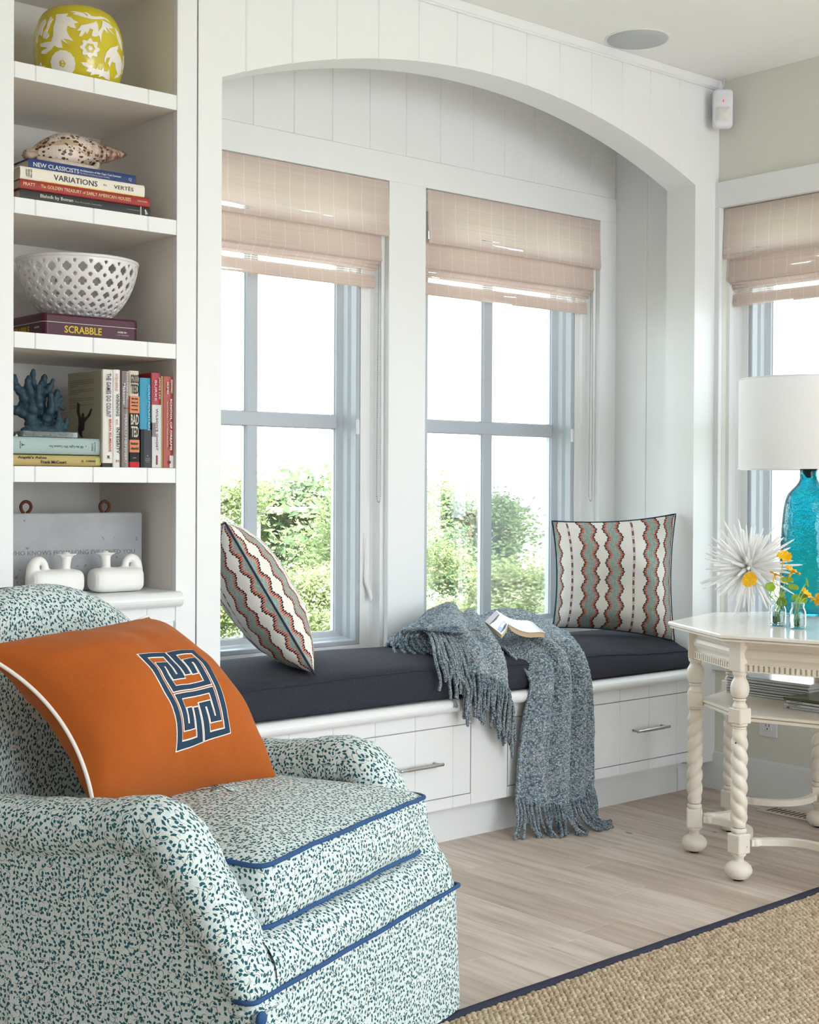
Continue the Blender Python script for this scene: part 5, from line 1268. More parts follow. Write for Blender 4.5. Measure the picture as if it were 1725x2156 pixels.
# ---------------------------------------------------------------- stone plaque and the two figurines on the ledge
def plaque():
    o = thing('stone_plaque', 'grey cast stone plaque with engraved words standing on the bookcase ledge', 'plaque', (-2.44, .13, .8022))
    t = NT('cast_stone'); p = t.obj(); n = t.noise(p, 9, 4, .6); n2 = t.noise(p, 42, 3); c = t.mix(n, (.27, .28, .30), (.45, .46, .485)); c = t.mix(t.math('GREATER_THAN', n2, .68), c, (.22, .215, .215)); t.bump(n2, .15, .002); m = t.fin(c, .8, .25)
    MB().box(-2.641, -2.2275, .132, .162, .8025, .9985, .003).build('slab', m, o)
    md = plain('dark_letter_stone', (.20, .20, .21), .9, .1)  # letters sit on the slab in one even darker grey
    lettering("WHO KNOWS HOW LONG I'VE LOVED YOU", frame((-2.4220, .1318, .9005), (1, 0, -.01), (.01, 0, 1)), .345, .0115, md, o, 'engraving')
    mr = plain('rusty_iron', (.085, .030, .016), .8, .2, .3, 120, bump=.4)
    for x in (-2.541, -2.327):
        b = MB(); pts = [(x-.006, .147, .997), (x-.013, .147, 1.008), (x-.0135, .147, 1.018), (x-.007, .147, 1.0255), (x+.001, .147, 1.027), (x+.009, .147, 1.023), (x+.0125, .147, 1.014), (x+.009, .147, 1.005), (x+.002, .149, .998)]
        b.tube(cat(pts, 4), .0042, 8); b.build('hanging_loop', mr, o)
plaque()
def figurine(cx, y, s, label):
    """hollow-handled white bottle: low body, looped tail handle at one end (s=1 right), flared neck"""
    o = thing('ceramic_figurine', label, 'figurine', (cx, y, .8022))
    def X(a): return cx+s*a
    b = MB()
    def blob(pts, rad, n=14, fl=1):
        p = cat(pts, 5); m = len(p); r = [lerp(rad[min(i//5, len(rad)-1)], rad[min(i//5+1, len(rad)-1)], (i % 5)/5) for i in range(m)]
        b.tube([(X(q.x), y+q.y, .8022+q.z) for q in p], r, n); b.ball((X(p[-1].x), y+p[-1].y, .8022+p[-1].z), r[-1], 10, 8); b.ball((X(p[0].x), y+p[0].y, .8022+p[0].z), r[0], 10, 8)
    # body: rounded slab
    rows = []
    for x_, hh, ww_ in ((-.069, .012, .012), (-.0675, .022, .022), (-.062, .027, .029), (-.050, .0305, .033), (-.02, .0315, .035), (.02, .031, .035), (.048, .031, .034), (.058, .030, .031), (.065, .026, .025), (.0685, .018, .014)):
        ring = []
        for k in range(24):
            a = 2*PI*k/24; ring.append((X(x_), y+ww_*math.copysign(abs(math.cos(a))**.7, math.cos(a)), .8022+.031+hh*math.copysign(abs(math.sin(a))**.6, math.sin(a))*(.99)))
        rows.append(ring)
    b.loft(rows, close=True, caps=True)
    # tail that rises at the end and loops back to the body
    blob([(.050, 0, .030), (.056, 0, .055), (.053, 0, .076), (.040, 0, .084), (.0285, 0, .076), (.0235, 0, .060), (.010, 0, .050), (-.008, 0, .046)], [.019, .0175, .0135, .0105, .009, .0095, .012, .008], 16)
    # neck
    blob([(-.029, 0, .045), (-.028, 0, .062), (-.029, 0, .080), (-.030, 0, .090)], [.0135, .0115, .0125, .014], 14)
    m = plain('white_bisque', (.80, .80, .79), .4, .4, .015)
    ob = b.build('body', m, o)
    md = ob.modifiers.new('fuse', 'REMESH'); md.mode = 'VOXEL'; md.voxel_size = .0018; md.use_smooth_shade = True
    ms = ob.modifiers.new('soften', 'SMOOTH'); ms.iterations = 6; ms.factor = .5
    dg = bpy.context.evaluated_depsgraph_get(); me = bpy.data.meshes.new_from_object(ob.evaluated_get(dg)); ob.modifiers.clear(); ob.data = me
    b = MB(); rows = []
    for rx, z in ((.012, .080), (.0135, .088), (.019, .094), (.0255, .0965), (.0262, .0985), (.024, .0985), (.016, .0945), (.004, .090)):
        rows.append([(X(-.030+rx*math.cos(2*PI*k/20)), y+rx*.75*math.sin(2*PI*k/20), .8022+z) for k in range(20)])
    b.loft(rows, close=True); b.build('flared_lip', m, o)
figurine(-2.343, .060, 1, 'white ceramic whale shaped bottle with its loop handle on the right')
figurine(-2.507, .062, -1, 'white ceramic whale shaped bottle with its loop handle on the left')
# ---------------------------------------------------------------- octagonal side table
def cream():
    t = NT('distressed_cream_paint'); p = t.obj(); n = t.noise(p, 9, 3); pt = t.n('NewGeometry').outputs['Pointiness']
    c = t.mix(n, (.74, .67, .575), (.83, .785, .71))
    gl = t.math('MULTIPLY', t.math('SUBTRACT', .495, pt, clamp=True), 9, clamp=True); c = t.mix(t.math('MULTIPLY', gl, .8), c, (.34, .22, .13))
    chip = t.math('MULTIPLY', t.math('GREATER_THAN', t.noise(t.mapv(p, (1, 1, .6)), 42, 2, .6), .735), t.math('GREATER_THAN', t.noise(p, 7, 1), .52))
    c = t.mix(chip, c, (.10, .04, .02)); t.bump(t.noise(t.mapv(p, (1, 1, .15)), 160, 2), .06, .001)
    return t.fin(c, .38, .4)
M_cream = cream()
M_glaze = plain('brown_glaze', (.22, .13, .07), .6, .2, .2, 60)
M_creamtop = plain('cream_table_top', (.80, .77, .72), .16, .5, .02)
TC = Vector((-.509, -.804, 0)); TR_ = .390
def leg_at(k): a = math.radians(173.9-45*k); return a, TC+Vector((TR_*math.cos(a), TR_*math.sin(a), 0))
def octo(r, z): return [TC+Vector((r*math.cos(math.radians(173.9-45*k)), r*math.sin(math.radians(173.9-45*k)), z)) for k in range(8)]
def table():
    o = thing('side_table', 'cream painted octagonal side table with barley twist legs in the corner', 'table', TC)
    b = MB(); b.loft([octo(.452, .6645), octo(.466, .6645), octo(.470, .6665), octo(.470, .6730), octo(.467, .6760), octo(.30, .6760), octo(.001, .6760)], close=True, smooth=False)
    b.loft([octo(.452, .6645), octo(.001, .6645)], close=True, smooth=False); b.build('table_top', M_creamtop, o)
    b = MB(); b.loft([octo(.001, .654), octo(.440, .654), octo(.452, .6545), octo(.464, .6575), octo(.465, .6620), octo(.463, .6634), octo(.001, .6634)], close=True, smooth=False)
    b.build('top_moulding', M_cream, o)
    # aprons with their dentil rows
    for k in range(8):
        (a0, p0), (a1, p1) = leg_at(k), leg_at(k+1); mid = (p0+p1)/2; n = Vector((mid.x-TC.x, mid.y-TC.y, 0)).normalized(); d = (p1-p0).normalized(); L = (p1-p0).length/2-.012
        prof = [(.013, .654), (.013, .644), (.008, .6405), (.005, .6385), (.005, .634), (.011, .629), (.0145, .620), (.0125, .610), (.006, .602), (.004, .5955), (.006, .593), (.013, .5925), (.013, .590), (.006, .5895), (.006, .5745), (.013, .574), (.013, .571), (-.010, .571), (-.010, .654)]
        b = MB(); b.loft([[mid+d*s+n*q+Vector((0, 0, z)) for q, z in prof] for s in (-L, L)], close=True, caps=True, smooth=False); b.build('apron', M_cream, o)
        b = MB(); m = 19
        for i in range(m):
            s = lerp(-L+.008, L-.008, i/(m-1)); w_ = .0042
            b.add([mid+d*(s+e*w_)+n*q+Vector((0, 0, z)) for e in (-1, 1) for q in (.005, .0125) for z in (.5738, .5898)], [(0, 1, 3, 2), (4, 6, 7, 5), (0, 4, 5, 1), (2, 3, 7, 6), (0, 2, 6, 4), (1, 5, 7, 3)])
        q = b.build('dentil_row', M_cream, o); q['kind'] = 'stuff'
    # shelf: two stepped leaves
    b = MB(); b.loft([octo(.001, .4435), octo(.372, .4435), octo(.377, .445), octo(.377, .4505), octo(.374, .452), octo(.001, .452)], close=True, smooth=False)
    b.loft([octo(.001, .432), octo(.366, .432), octo(.374, .4335), octo(.374, .4405), octo(.370, .4425), octo(.001, .4425)], close=True, smooth=False); b.build('lower_shelf', M_cream, o)
    # legs
    for k in range(8):
        a, c = leg_at(k); hand = 1 if k % 2 == 0 else -1
        def blk(z0, z1, h, bv):
            f = lambda x, y, z: (c.x+x*math.cos(a)-y*math.sin(a), c.y+x*math.sin(a)+y*math.cos(a), z)
            b.box(-h, h, -h, h, z0, z1, bv, fn=f)
        b = MB(); blk(.571, .655, .0215, .002); blk(.4285, .4715, .0225, .003); blk(.0745, .1285, .0225, .003)
        def turn(pr, n=24): b.lathe([(r, z) for r, z in pr], (c.x, c.y, 0), n)
        turn([(.010, .572), (.0195, .571), (.0205, .567), (.0195, .562), (.0165, .5585), (.0158, .554), (.0182, .549), (.0232, .540), (.0258, .528), (.0258, .518), (.0225, .506), (.0178, .499), (.0160, .4965), (.0178, .4955), (.0178, .4925), (.0155, .490), (.0152, .485), (.0185, .480), (.0205, .4755), (.0205, .471), (.01, .470)])
        turn([(.01, .430), (.0215, .4288), (.0215, .4225), (.0165, .4205), (.0185, .4175), (.0185, .414), (.01, .4130)])
        turn([(.01, .147), (.0150, .147), (.0165, .144), (.0205, .1405), (.0215, .1365), (.0200, .1325), (.0185, .1312), (.0205, .1300), (.0195, .128), (.01, .128)])
        rows = []; nn = 28; m = 74
        for i in range(m+1):
            z = lerp(.1455, .4145, i/m); e = min(1, min(i, m-i)/6); ring = []
            for j in range(nn):
                th = 2*PI*j/nn; ph = th+hand*2*PI*z/.080
                r = .0155+(.0078*abs(math.cos(ph))**.62)*e+.0025*(1-e); ring.append((c.x+r*math.cos(th), c.y+r*math.sin(th), z))
            rows.append(ring)
        b.loft(rows, close=True, caps=True)
        lg = b.build('leg', M_cream, o)
        b = MB()
        for z_, r_ in ((.5595, .0168), (.4990, .0180), (.4908, .0158), (.4205, .0168), (.1312, .0188), (.1442, .0166)):
            b.tube([(c.x+r_*math.cos(2*PI*j/20), c.y+r_*math.sin(2*PI*j/20), z_) for j in range(20)], .0006, 4, wrap=True)
        b.build('glaze_line', M_glaze, lg)
        b = MB(); b.lathe([(.012, .0752), (.0200, .0745), (.0205, .070), (.0165, .067), (.0135, .061), (.0150, .0545), (.0165, .0525), (.0240, .0490), (.0335, .0410), (.0372, .0315), (.0360, .0220), (.0290, .0120), (.0260, .0105), (.0262, .0085), (.0200, .0060), (.01, .006)], (c.x, c.y, 0), 32); b.build('bun_foot', M_cream, lg)
        b = MB(); b.lathe([(.012, 0), (.013, .0005), (.013, .0075), (.010, .0075)], (c.x, c.y, 0), 16); b.build('foot_pad', M_black, lg)
    # bowed stretchers between the lower blocks
    for k in range(8):
        (a0, p0), (a1, p1) = leg_at(k), leg_at(k+1); mid = (p0+p1)/2; inn = (TC-mid); inn.z = 0; inn.normalize(); d = (p1-p0).normalized()
        s0 = p0+(TC-p0).normalized()*.020+d*.018; s1 = p1+(TC-p1).normalized()*.020-d*.018
        pts = []
        for i in range(25):
            t = i/24; p = s0.lerp(s1, t)+inn*(.070*math.sin(PI*t)**.8); pts.append(Vector((p.x, p.y, .103)))
        b = MB(); rows = []
        for i, p in enumerate(pts):
            tg = (pts[min(24, i+1)]-pts[max(0, i-1)]).normalized(); sd = Vector((-tg.y, tg.x, 0)); w_ = .0115 if 3 <= i <= 21 else .0085
            rows.append([p+sd*w_+Vector((0, 0, .0085)), p-sd*w_+Vector((0, 0, .0085)), p-sd*w_+Vector((0, 0, -.0095)), p+sd*w_+Vector((0, 0, -.0095))])
        b.loft(rows, close=True, caps=True, smooth=False); b.build('stretcher', M_cream, o)
        for i in (1, 23):
            b = MB(); b.lathe([(.004, -.0105), (.0115, -.0105), (.0125, -.008), (.0125, .007), (.0110, .0095), (.004, .0100)], pts[i], 14); b.build('scroll', M_cream, o)
table()

# ---------------------------------------------------------------- table lamp
def table_lamp():
    c = Vector((-.298, -.575, .6762))
    o = thing('table_lamp', 'table lamp with teal seeded glass bottle base and white drum shade', 'lamp', c)
    t = NT('teal_seeded_glass'); p = t.obj(); n = t.noise(p, 34, 3, .6); vo = t.n('TexVoronoi', {'Vector': t.mapv(p, (1, 1, .55)), 'Scale': 75}).outputs['Distance']
    seed = t.math('LESS_THAN', vo, .10); z = t.sep(p)[2]
    t.bump(t.math('ADD', n, t.math('MULTIPLY', seed, .8)), .42, .006)
    col = t.mix(t.math('MULTIPLY', n, .7), (.045, .34, .37), (.010, .17, .25)); col = t.mix(t.math('MULTIPLY', seed, .45), col, (.70, .93, .93))
    mg = t.fin(col, .03, .5, **{'Transmission Weight': 1, 'IOR': 1.34})
    pr = cat([(.010, 0, .002), (.066, 0, .001), (.076, 0, .004), (.0805, 0, .014), (.0825, 0, .05), (.0835, 0, .13), (.0825, 0, .20), (.0795, 0, .27), (.075, 0, .33), (.066, 0, .368), (.052, 0, .388), (.038, 0, .402), (.0295, 0, .415), (.0270, 0, .43), (.0268, 0, .455)], 4)
    nr = 40
    def ring(r, z_, k): return [(c.x+r*(1+.018*math.sin(3*2*PI*j/nr+z_*9)+.012*math.sin(5*2*PI*j/nr-z_*17))*math.cos(2*PI*j/nr), c.y+r*(1+.018*math.sin(3*2*PI*j/nr+z_*9))*math.sin(2*PI*j/nr), c.z+z_) for j in range(nr)]
    b = MB(); b.loft([ring(q.x, q.z, 0) for q in pr]+[ring(max(.004, q.x-.0045), max(.010, q.z), 0) for q in pr[::-1]], close=True, caps=True); b.build('glass_base', mg, o)
    b = MB(); b.lathe([(.006, .425), (.0275, .4545), (.030, .456), (.030, .462), (.012, .464), (.012, .52), (.006, .521)], c, 24); b.tube([c+Vector((0, 0, .50)), c+Vector((0, 0, .735))], .003, 8); b.build('socket', M_steel, o)
    b = MB(); b.lathe([(.003, .716), (.008, .722), (.011, .730), (.010, .738), (.004, .742), (.0005, .743)], c, 20); b.build('finial', M_steel, o)
    ts = NT('white_linen_shade'); n = ts.noise(ts.mapv(ts.obj(), (300, 300, 40)), 1, 2); cc = ts.mix(n, (.76, .755, .765), (.82, .815, .82)); d = ts.n('BsdfDiffuse', {0: cc}); tl = ts.n('BsdfTranslucent', {0: (.80, .79, .80)}); mx = ts.n('MixShader', {0: .28, 1: d.outputs[0], 2: tl.outputs[0]}); ts.t.links.new(mx.outputs[0], ts.out.inputs[0])
    b = MB(); b.lathe([(.2125, .452), (.2125, .728)], c, 72, caps=False); b.build('shade', ts.m, o)
    for z_ in (.452, .728):
        b = MB(); b.tube([c+Vector((.2132*math.cos(2*PI*k/72), .2132*math.sin(2*PI*k/72), z_)) for k in range(72)], .0026, 6, wrap=True); b.build('shade_trim', M_white, o)
    b = MB()
    for k in range(3): a = 2*PI*k/3+.4; b.tube([c+Vector((0, 0, .716)), c+Vector((.21*math.cos(a), .21*math.sin(a), .724))], .0018, 6)
    b.build('spider', M_steel, o)
    b = MB(); b.ball(c+Vector((0, 0, .56)), .03, 14, 10, (1, 1, 1.25)); b.build('bulb', plain('frosted_bulb', (.85, .85, .84), .3), o)
table_lamp()

# ---------------------------------------------------------------- spiny sculpture
def urchin():
    c = Vector((-.498, -.498, .828)); o = thing('spiny_sculpture', 'white spiny starburst sculpture on the table beside the lamp', 'sculpture', (c.x, c.y, .676))
    m = plain('white_resin', (.86, .85, .845), .45, .35, .03)
    b = MB(); b.ball(c, .036, 18, 12); b.build('core', m, o)
    rr = random.Random(12); bm_ = MB()
    bm_.lathe([(.0001, 1.0), (.14, .985), (.30, .94), (.62, .55), (1.0, .05), (.9, 0)], (0, 0, 0), 7, caps=False)
    proto = None; N_ = 140
    for i in range(N_):
        z = 1-2*(i+.5)/N_; a = i*2.39996+rr.uniform(-.15, .15); s = math.sqrt(1-z*z); d = Vector((s*math.cos(a), s*math.sin(a), z+rr.uniform(-.05, .05))).normalized()
        L = rr.uniform(.118, .166) if rr.random() > .25 else rr.uniform(.09, .13)
        if c.z+d.z*L < .6775: L = min(L, (c.z-.6775)/max(1e-3, -d.z))
        if proto is None: sp = bm_.build('spike', m, None, recalc=True); proto = sp
        else: sp = proto.copy(); COL.objects.link(sp)
        sp.parent = o; sp.location = c-Vector((c.x, c.y, .676)); sp.rotation_mode = 'QUATERNION'; sp.rotation_quaternion = d.to_track_quat('Z', 'Y'); w_ = rr.uniform(.0068, .0092); sp.scale = (w_, w_, L)
urchin()

# ---------------------------------------------------------------- two jars of nasturtiums
def flower_jar(c, label, stems, leaves, flowers, seed):
    o = thing('flower_jar', label, 'vase', c, 'little jars of nasturtiums on the side table'); rr = random.Random(seed)
    t = NT('clear_jar_glass'); t.bump(t.noise(t.obj(), 90, 2), .25, .002); mg = t.fin((.90, .97, .975), .02, .5, **{'Transmission Weight': 1, 'IOR': 1.30})
    tw = NT('pale_water'); mw = tw.fin((.80, .94, .97), .0, .5, **{'Transmission Weight': 1, 'IOR': 1.33})
    pr = cat([(.004, 0, .001), (.018, 0, .001), (.0215, 0, .004), (.0228, 0, .012), (.0232, 0, .03), (.0228, 0, .045), (.0200, 0, .0535), (.0180, 0, .058), (.0180, 0, .064), (.0190, 0, .068), (.0190, 0, .072)], 3)
    b = MB(); b.lathe([(q.x, q.z) for q in pr]+[(max(.002, q.x-.0022), max(.0055, q.z)) for q in pr[::-1]], c, 28); b.build('jar', mg, o)
    b = MB(); b.lathe([(.002, .0065), (.0165, .0065), (.0200, .010), (.0204, .03), (.0202, .040), (.002, .0402)], c, 24); b.build('water', mw, o)
    b = MB(); b.lathe([(.001, -.0001), (.0165, -.0001), (.0180, .0022), (.0165, .0040), (.001, .0040)], c, 24); b.build('tinted_base', plain('jar_base_tint', (.16, .55, .66), .15, .5, .25, 90), o)
    ms = plain('stem_green', (.36, .50, .13), .5, .3, .12, 40); ml = NT('nasturtium_leaf'); nz = ml.noise(ml.obj(), 120, 2); ml.fin(ml.mix(nz, (.17, .33, .025), (.36, .52, .06)), .45, .35, **{'Subsurface Weight': .0}); ml.b.inputs['Transmission Weight'].default_value = 0
    mf = NT('nasturtium_petal'); nf = mf.noise(mf.obj(), 160, 2); mf.fin(mf.mix(nf, (.85, .40, .005), (.90, .56, .015)), .5, .25)
    for s in stems:
        pts = [Vector((c.x+rr.uniform(-.009, .009), c.y+rr.uniform(-.009, .009), c.z+.012)), Vector((c.x+rr.uniform(-.008, .008), c.y+rr.uniform(-.008, .008), c.z+.070))]
        e = Vector(s); md = pts[1].lerp(e, .5)+Vector((0, 0, .010)); b = MB(); b.tube(cat(pts+[md, e], 5), .0011, 6); b.build('stem', ms, o)
    for p, r, nrm in leaves:
        p = Vector(p); nv = Vector(nrm).normalized(); q = nv.to_track_quat('Z', 'Y').to_matrix(); b = MB(); rows = []
        for i in range(5):
            f = max(.02, i/4); rows.append([p+q @ Vector((r*f*(1+.05*math.cos(5*2*PI*k/20))*math.cos(2*PI*k/20), r*f*(1+.05*math.cos(5*2*PI*k/20))*math.sin(2*PI*k/20), .16*r*f*f+.03*r*math.sin(3*2*PI*k/20)*f)) for k in range(20)])
        low = [[v-nv*.0005 for v in ro] for ro in rows[::-1]]
        b.loft(rows+low, close=True); b.build('leaf', ml.m, o)
    for p, r, nrm in flowers:
        p = Vector(p); nv = Vector(nrm).normalized(); q = nv.to_track_quat('Z', 'Y').to_matrix(); b = MB()
        for k in range(5):
            a = 2*PI*k/5+rr.uniform(-.15, .15); rows = []; tl = rr.uniform(-.1, .45)
            for i in range(7):
                f = i/6; wd = r*(.10+.48*math.sin(PI*min(1, f*1.02)**1.6*.72)); rad = r*(.08+.95*f); up = r*(.35*f-.55*f*f*tl)
                ro = []
                for j in range(7):
                    g = (j-3)/3; x, y = rad*(1-.10*g*g*f), wd*g; z = up+.12*r*math.sin(g*5+k+3*f)*f
                    ro.append(p+q @ Vector((x*math.cos(a)-y*math.sin(a), x*math.sin(a)+y*math.cos(a), z)))
                rows.append(ro)
            b.loft(rows); b.loft([[v-nv*.0006 for v in ro] for ro in rows[::-1]])
        b.tube([p, p-nv*r*.6+Vector((0, 0, -.1*r)), p-nv*r*1.1+Vector((0, 0, -.5*r))], [r*.20, r*.12, r*.03], 7)
        b.build('flower', mf.m, o, recalc=False)
V = Vector((-.6, -.5, .5))
flower_jar(Vector((-.655, -.715, .6762)), 'left small glass jar of yellow nasturtiums, beside the spiny sculpture',
           [(-.644, -.724, .868), (-.663, -.709, .818), (-.717, -.663, .803), (-.673, -.70, .784), (-.637, -.731, .804), (-.673, -.701, .757), (-.65, -.721, .748)],
           [((-.676, -.703, .786), .0150, (-.5, -.6, .55)), ((-.637, -.733, .806), .0175, (-.35, -.3, .9)), ((-.622, -.741, .785), .0165, (-.3, -.5, .95)), ((-.676, -.704, .758), .0165, (.4, -.6, .75)), ((-.648, -.723, .744), .0145, (-.9, -.6, .15)), ((-.655, -.73, .765), .010, (-.8, .2, .4))],
           [((-.644, -.726, .872), .0205, (-.35, -.45, .75)), ((-.626, -.742, .832), .0235, (.15, -.5, .8)), ((-.663, -.710, .822), .0165, (.3, -.2, .8)), ((-.717, -.664, .806), .0215, (-.9, -.1, .35))], 2)
flower_jar(Vector((-.681, -.798, .6762)), 'right small glass jar of yellow nasturtiums, in front of the lamp',
           [(-.639, -.796, .772), (-.663, -.776, .760), (-.649, -.787, .756), (-.639, -.795, .798), (-.618, -.814, .758)],
           [((-.666, -.780, .760), .0115, (-.6, -.5, .5)), ((-.648, -.790, .757), .0145, (-.7, -.7, .25)), ((-.636, -.796, .802), .0130, (.8, -.7, .25)), ((-.645, -.789, .768), .0125, (.6, -.5, .6))],
           [((-.639, -.799, .769), .0205, (.15, -.6, .6)), ((-.618, -.816, .756), .0180, (.75, -.45, -.1))], 6)

# ---------------------------------------------------------------- magazines on the lower shelf
def magazines():
    rr = random.Random(4)
    def stack(x0, y0, w_, l_, n, z, labs, th, tops):
        for i in range(n):
            t = th*rr.uniform(.85, 1.15); dx, dy = rr.uniform(-.004, .004), rr.uniform(-.006, .006)
            if i == n-1: dx += .003
            o = thing('magazine', labs[i], 'magazine', (x0+w_/2, y0-l_/2, z), 'magazines on the lower shelf of the side table')
            mc = cover_mat(tops if i == n-1 else (.62, .62, .62), .18, .25 if i == n-1 else .05)
            b = MB(); b.box(x0+dx, x0+w_+dx, y0-l_+dy, y0+dy, z+t-.0011, z+t-.0002); b.box(x0+dx, x0+w_+dx, y0-l_+dy, y0+dy, z+.0002, z+.0009); b.box(x0+dx, x0+dx+.0009, y0-l_+dy, y0+dy, z+.0002, z+t-.0002); b.build('cover', mc, o)
            MB().box(x0+dx+.001, x0+w_+dx-.002, y0-l_+dy+.001, y0+dy-.001, z+.001, z+t-.0012).build('pages', plain('glossy_pages', (.66, .65, .63), .5, .3, .05), o)
            if i in (n-2, n-3) and n < 6:
                lettering('The England', frame((x0+dx-.0003, y0+dy-.032, z+t*.5), (0, -1, 0), (0, 0, 1)), .040, .0038, ink((.08, .08, .1)), o)
            if i == 0 and n < 6: lettering('elle', frame((x0+dx-.0003, y0+dy-.012, z+t*.5), (0, -1, 0), (0, 0, 1)), .010, .0038, ink((.08, .08, .1)), o)
            if n > 5 and i > 0: MB().box(x0+dx-.0004, x0+dx+.0002, y0-l_+dy+.002, y0+dy-.002, z+.0001, z+.0011).build('spine_line', ink((.05, .05, .055)), o)
            z += t
        if n > 5:   # blue lettering along the head of the back stack
            pass
    stack(-.585, -.487, .215, .285, 7, .4523, ['bottom magazine of the taller back pile on the lower shelf']+[k+' magazine from the bottom of the taller back pile on the lower shelf' for k in ('second', 'third', 'fourth', 'fifth', 'sixth')]+['top magazine of the taller back pile, with a pale glossy cover'], .0078, (.60, .64, .58))
    stack(-.705, -.776, .215, .275, 4, .4523, ['bottom magazine of the short front pile on the lower shelf', 'second magazine from the bottom of the short front pile', 'magazine just under the dark green top one of the short front pile', 'dark green glossy magazine on top of the short front pile'], .0075, (.085, .095, .03))
magazines()
# ---------------------------------------------------------------- rug
def rug():
    o = thing('area_rug', 'chunky natural woven rug with navy binding on the oak floor', 'rug', (-2.2, -2.4, 0))
    edge = lambda x: -.994+(x+2.121)*.0238
    x0, x1, yb = -4.9, -.30, -4.3
    t = NT('sisal_backing'); p = t.pos(); n = t.noise(p, 240, 2); n2 = t.noise(t.mapv(p, (60, 85, 1)), 1, 2); c = t.mix(n2, (.20, .145, .09), (.42, .33, .225)); t.bump(t.math('ADD', n, n2), .8, .006); mb_ = t.fin(c, .95, .1)
    b = MB(); b.prism([(x0, edge(x0)-.02, .006), (x1, edge(x1)-.02, .006), (x1, yb, .006), (x0, yb, .006)], [(x0, edge(x0)-.02, .001), (x1, edge(x1)-.02, .001), (x1, yb, .001), (x0, yb, .001)]); b.build('backing', mb_, o)
    t = NT('navy_binding'); n = t.noise(t.mapv(t.pos(), (1, 1, 1)), 700, 2); t.bump(n, .4, .001); mn = t.fin(t.mix(n, (.020, .022, .040), (.050, .055, .085)), .9, .15)
    def strip(pts):
        rows = []
        for (x, y), (nx, ny) in pts:
            rows.append([(x+nx*q, y+ny*q, z) for q, z in ((.0, .001), (.0, .009), (.003, .0135), (.012, .0145), (.021, .0135), (.025, .009), (.025, .001))])
        b = MB(); b.loft(rows, caps=True); b.build('binding', mn, o)
    strip([((lerp(x0, x1, i/60), edge(lerp(x0, x1, i/60))+.0008*math.sin(i*1.7)), (-.0238, -1)) for i in range(61)])
    strip([((x1, lerp(edge(x1), yb, i/10)), (-1, 0)) for i in range(11)])
    # the woven loops, built where they can be told apart
    rr = random.Random(9); b = MB(); px, py = .0148, .0098
    prof = [(-1, 0), (-.72, .62), (-.25, .96), (.25, .96), (.72, .62), (1, 0)]
    ny = int(1.45/py); vs, fs = [], []
    for j in range(ny):
        for i in range(int(2.15/px)):
            x = -2.47+(i+.5*(j % 2))*px+rr.uniform(-.0016, .0016); yc = edge(x)-.030-j*py+rr.uniform(-.0012, .0012)
            if x > -.33: continue
            L = px*.60*rr.uniform(.9, 1.15); W_ = py*.60*rr.uniform(.85, 1.12); Hh = .0080*rr.uniform(.8, 1.2); an = rr.uniform(-.25, .25)+(.35 if j % 2 else -.30); ca, sa = math.cos(an), math.sin(an); o_ = len(vs)
            for s, h in prof:
                for q, hh in ((-1, .15), (-.6, .82), (0, 1), (.6, .82), (1, .15)):
                    lx, ly = s*L, q*W_*(.45+.55*h); vs.append((x+lx*ca-ly*sa, yc+lx*sa+ly*ca, .004+Hh*h*hh))
            for a in range(5):
                for k in range(4): fs.append([o_+a*5+k, o_+a*5+k+1, o_+a*5+k+6, o_+a*5+k+5])
    b.add(vs, fs, smooth=True)
    t = NT('sisal_loops'); rnd = t.n('NewGeometry').outputs['Random Per Island']; p = t.pos(); st = t.noise(t.mapv(p, (260, 900, 500)), 1, 2); big = t.noise(p, 5, 2)
    c = t.ramp(rnd, [(0, (.33, .245, .155)), (.35, (.45, .36, .25)), (.7, (.52, .425, .305)), (.92, (.60, .51, .39)), (1, (.40, .29, .17))]); c = t.mix(t.math('MULTIPLY', st, .45), c, (.30, .22, .135)); c = t.mix(t.math('MULTIPLY', big, .2), c, (.55, .47, .38)); t.bump(st, .5, .0015)
    w_ = b.build('woven_loops', t.fin(c, .9, .15), o, recalc=False); w_['kind'] = 'stuff'
rug()

# ---------------------------------------------------------------- outside: lawn, shrubs, trees, a flat roof beyond them
t = NT('lawn_grass'); n = t.noise(t.pos(), 3, 4); t.fin(t.mix(n, (.28, .31, .22), (.38, .40, .30)), .9, .1)
structure('ground', mb=MB().box(-40, 60, .9, 90, -.75, -.65).box(.9, 60, -40, .9, -.75, -.65), m=t.m)
def leafmat(nm, c0, c1):
    t = NT(nm); rnd = t.n('NewGeometry').outputs['Random Per Island']; c = t.mix(rnd, c0, c1); d = t.n('BsdfDiffuse', {0: c}); tl = t.n('BsdfTranslucent', {0: c}); mx = t.n('MixShader', {0: .5, 1: d.outputs[0], 2: tl.outputs[0]}); t.t.links.new(mx.outputs[0], t.out.inputs[0]); return t.m
M_fol = [leafmat('light_foliage', (.20, .265, .10), (.34, .39, .22)), leafmat('fresh_foliage', (.23, .295, .12), (.38, .42, .24)), leafmat('deep_foliage', (.11, .18, .085), (.22, .28, .16))]
M_bark = plain('bark', (.16, .12, .09), .9, .1, .2, 20)
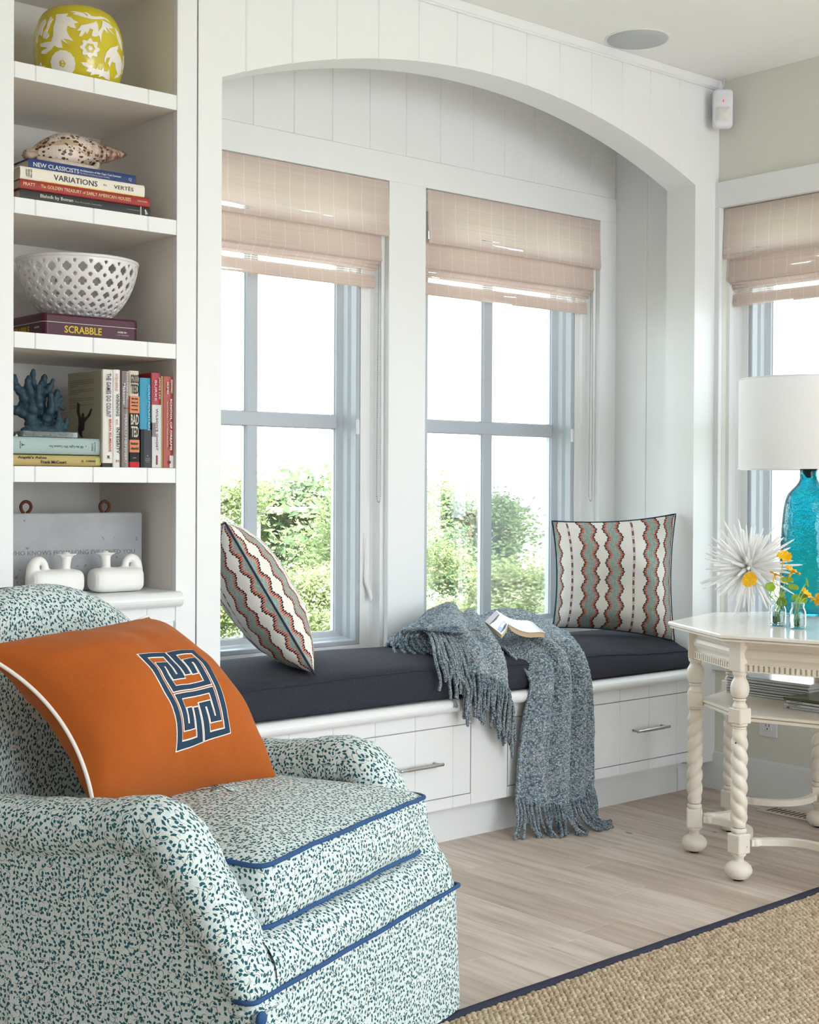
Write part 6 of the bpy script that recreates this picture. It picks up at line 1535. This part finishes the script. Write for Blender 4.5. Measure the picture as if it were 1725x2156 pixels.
def tree(label, x, y, h, r, mi, n=3600, seed=1, ls=.055, base=-.66, nm='tree'):
    rr = random.Random(seed); o = thing(nm, label, 'tree', (x, y, base), 'trees outside the windows')
    b = MB(); top = base+h; pts = [(x, y, base), (x+.03*r, y, base+h*.35), (x-.04*r, y+.02, base+h*.65), (x, y, base+h*.9)]; b.tube(cat(pts, 4), [.05*r+.03-.0045*i*r for i in range(13)], 8)
    cl = []
    for k in range(26):
        f = rr.uniform(.10, 1)**.8; z = base+h*(.12+.86*f); rad = r*(math.sin(PI*min(1, .12+.86*(1-f)))**.8)*rr.uniform(.35, 1); a = rr.uniform(0, 2*PI); c = Vector((x+rad*math.cos(a), y+rad*math.sin(a), z)); cl.append((c, r*rr.uniform(.22, .42)))
        b.tube([(x, y, min(z-.1*h, base+h*.85)), tuple(c)], [.018*r+.006, .006], 5)
    b.build('trunk', M_bark, o)
    vs, fs = [], []
    for i in range(n):
        c, s = cl[i % len(cl)]; d = Vector((rr.gauss(0, 1), rr.gauss(0, 1), rr.gauss(0, .8))); p = c+d*s*.55
        if p.z < base+.05: continue
        u = Vector((rr.gauss(0, 1), rr.gauss(0, 1), rr.gauss(0, 1))).normalized(); v = u.orthogonal().normalized(); s_ = ls*rr.uniform(.6, 1.3); k = len(vs)
        vs += [tuple(p-u*s_), tuple(p+v*s_*.45), tuple(p+u*s_), tuple(p-v*s_*.45)]; fs.append([k, k+1, k+2, k+3])
    b = MB(); b.add(vs, fs); f = b.build('foliage', M_fol[mi], o, recalc=False); f['kind'] = 'stuff'
tree('tall light green tree seen through the left window of the alcove', 2.45, 7.55, 1.95, .78, 0, 20000, 1, .026)
tree('low bushy shrub at the foot of the left window view', 3.1, 6.6, .95, .55, 1, 11000, 2, .025, nm='shrub')
tree('pale green shrub behind the striped pillow in the left window', 1.55, 6.9, 1.25, .55, 1, 10000, 8, .025, nm='shrub')
tree('tall light green tree seen through the left half of the right window', 4.75, 7.6, 1.95, .80, 0, 20000, 3, .026)
tree('low shrub above the throw in the right window', 5.2, 6.4, .95, .6, 1, 10000, 4, .025, nm='shrub')
tree('round dark green bush at the right of the right window', 9.1, 11.0, 1.55, .9, 2, 14000, 5, .040, nm='shrub')
tree('distant dark tree under the flat roof', 8.2, 13.6, 1.75, 1.0, 2, 4000, 6, .09)
tree('pale tree outside the side window behind the lamp', 7.4, 2.9, 2.5, 1.2, 0, 7000, 7, .07)
tree('low pale bush outside the side window', 6.2, 1.7, 1.35, .9, 1, 4500, 9, .06, nm='shrub')
def pergola():
    o = thing('flat_roof', 'grey flat roof on posts beyond the trees in the right window', 'roof', (8.3, 14.2, -.65))
    b = MB(); b.box(6.9, 12.5, 13.2, 16, .67, .76, .02); b.build('roof_slab', plain('grey_roof_edge', (.20, .20, .21), .8), o)
    for x in (7.1, 9.6, 12.2): MB().box(x-.06, x+.06, 13.3, 13.42, -.65, .67).build('post', plain('grey_post', (.25, .24, .23), .8), o)
pergola()
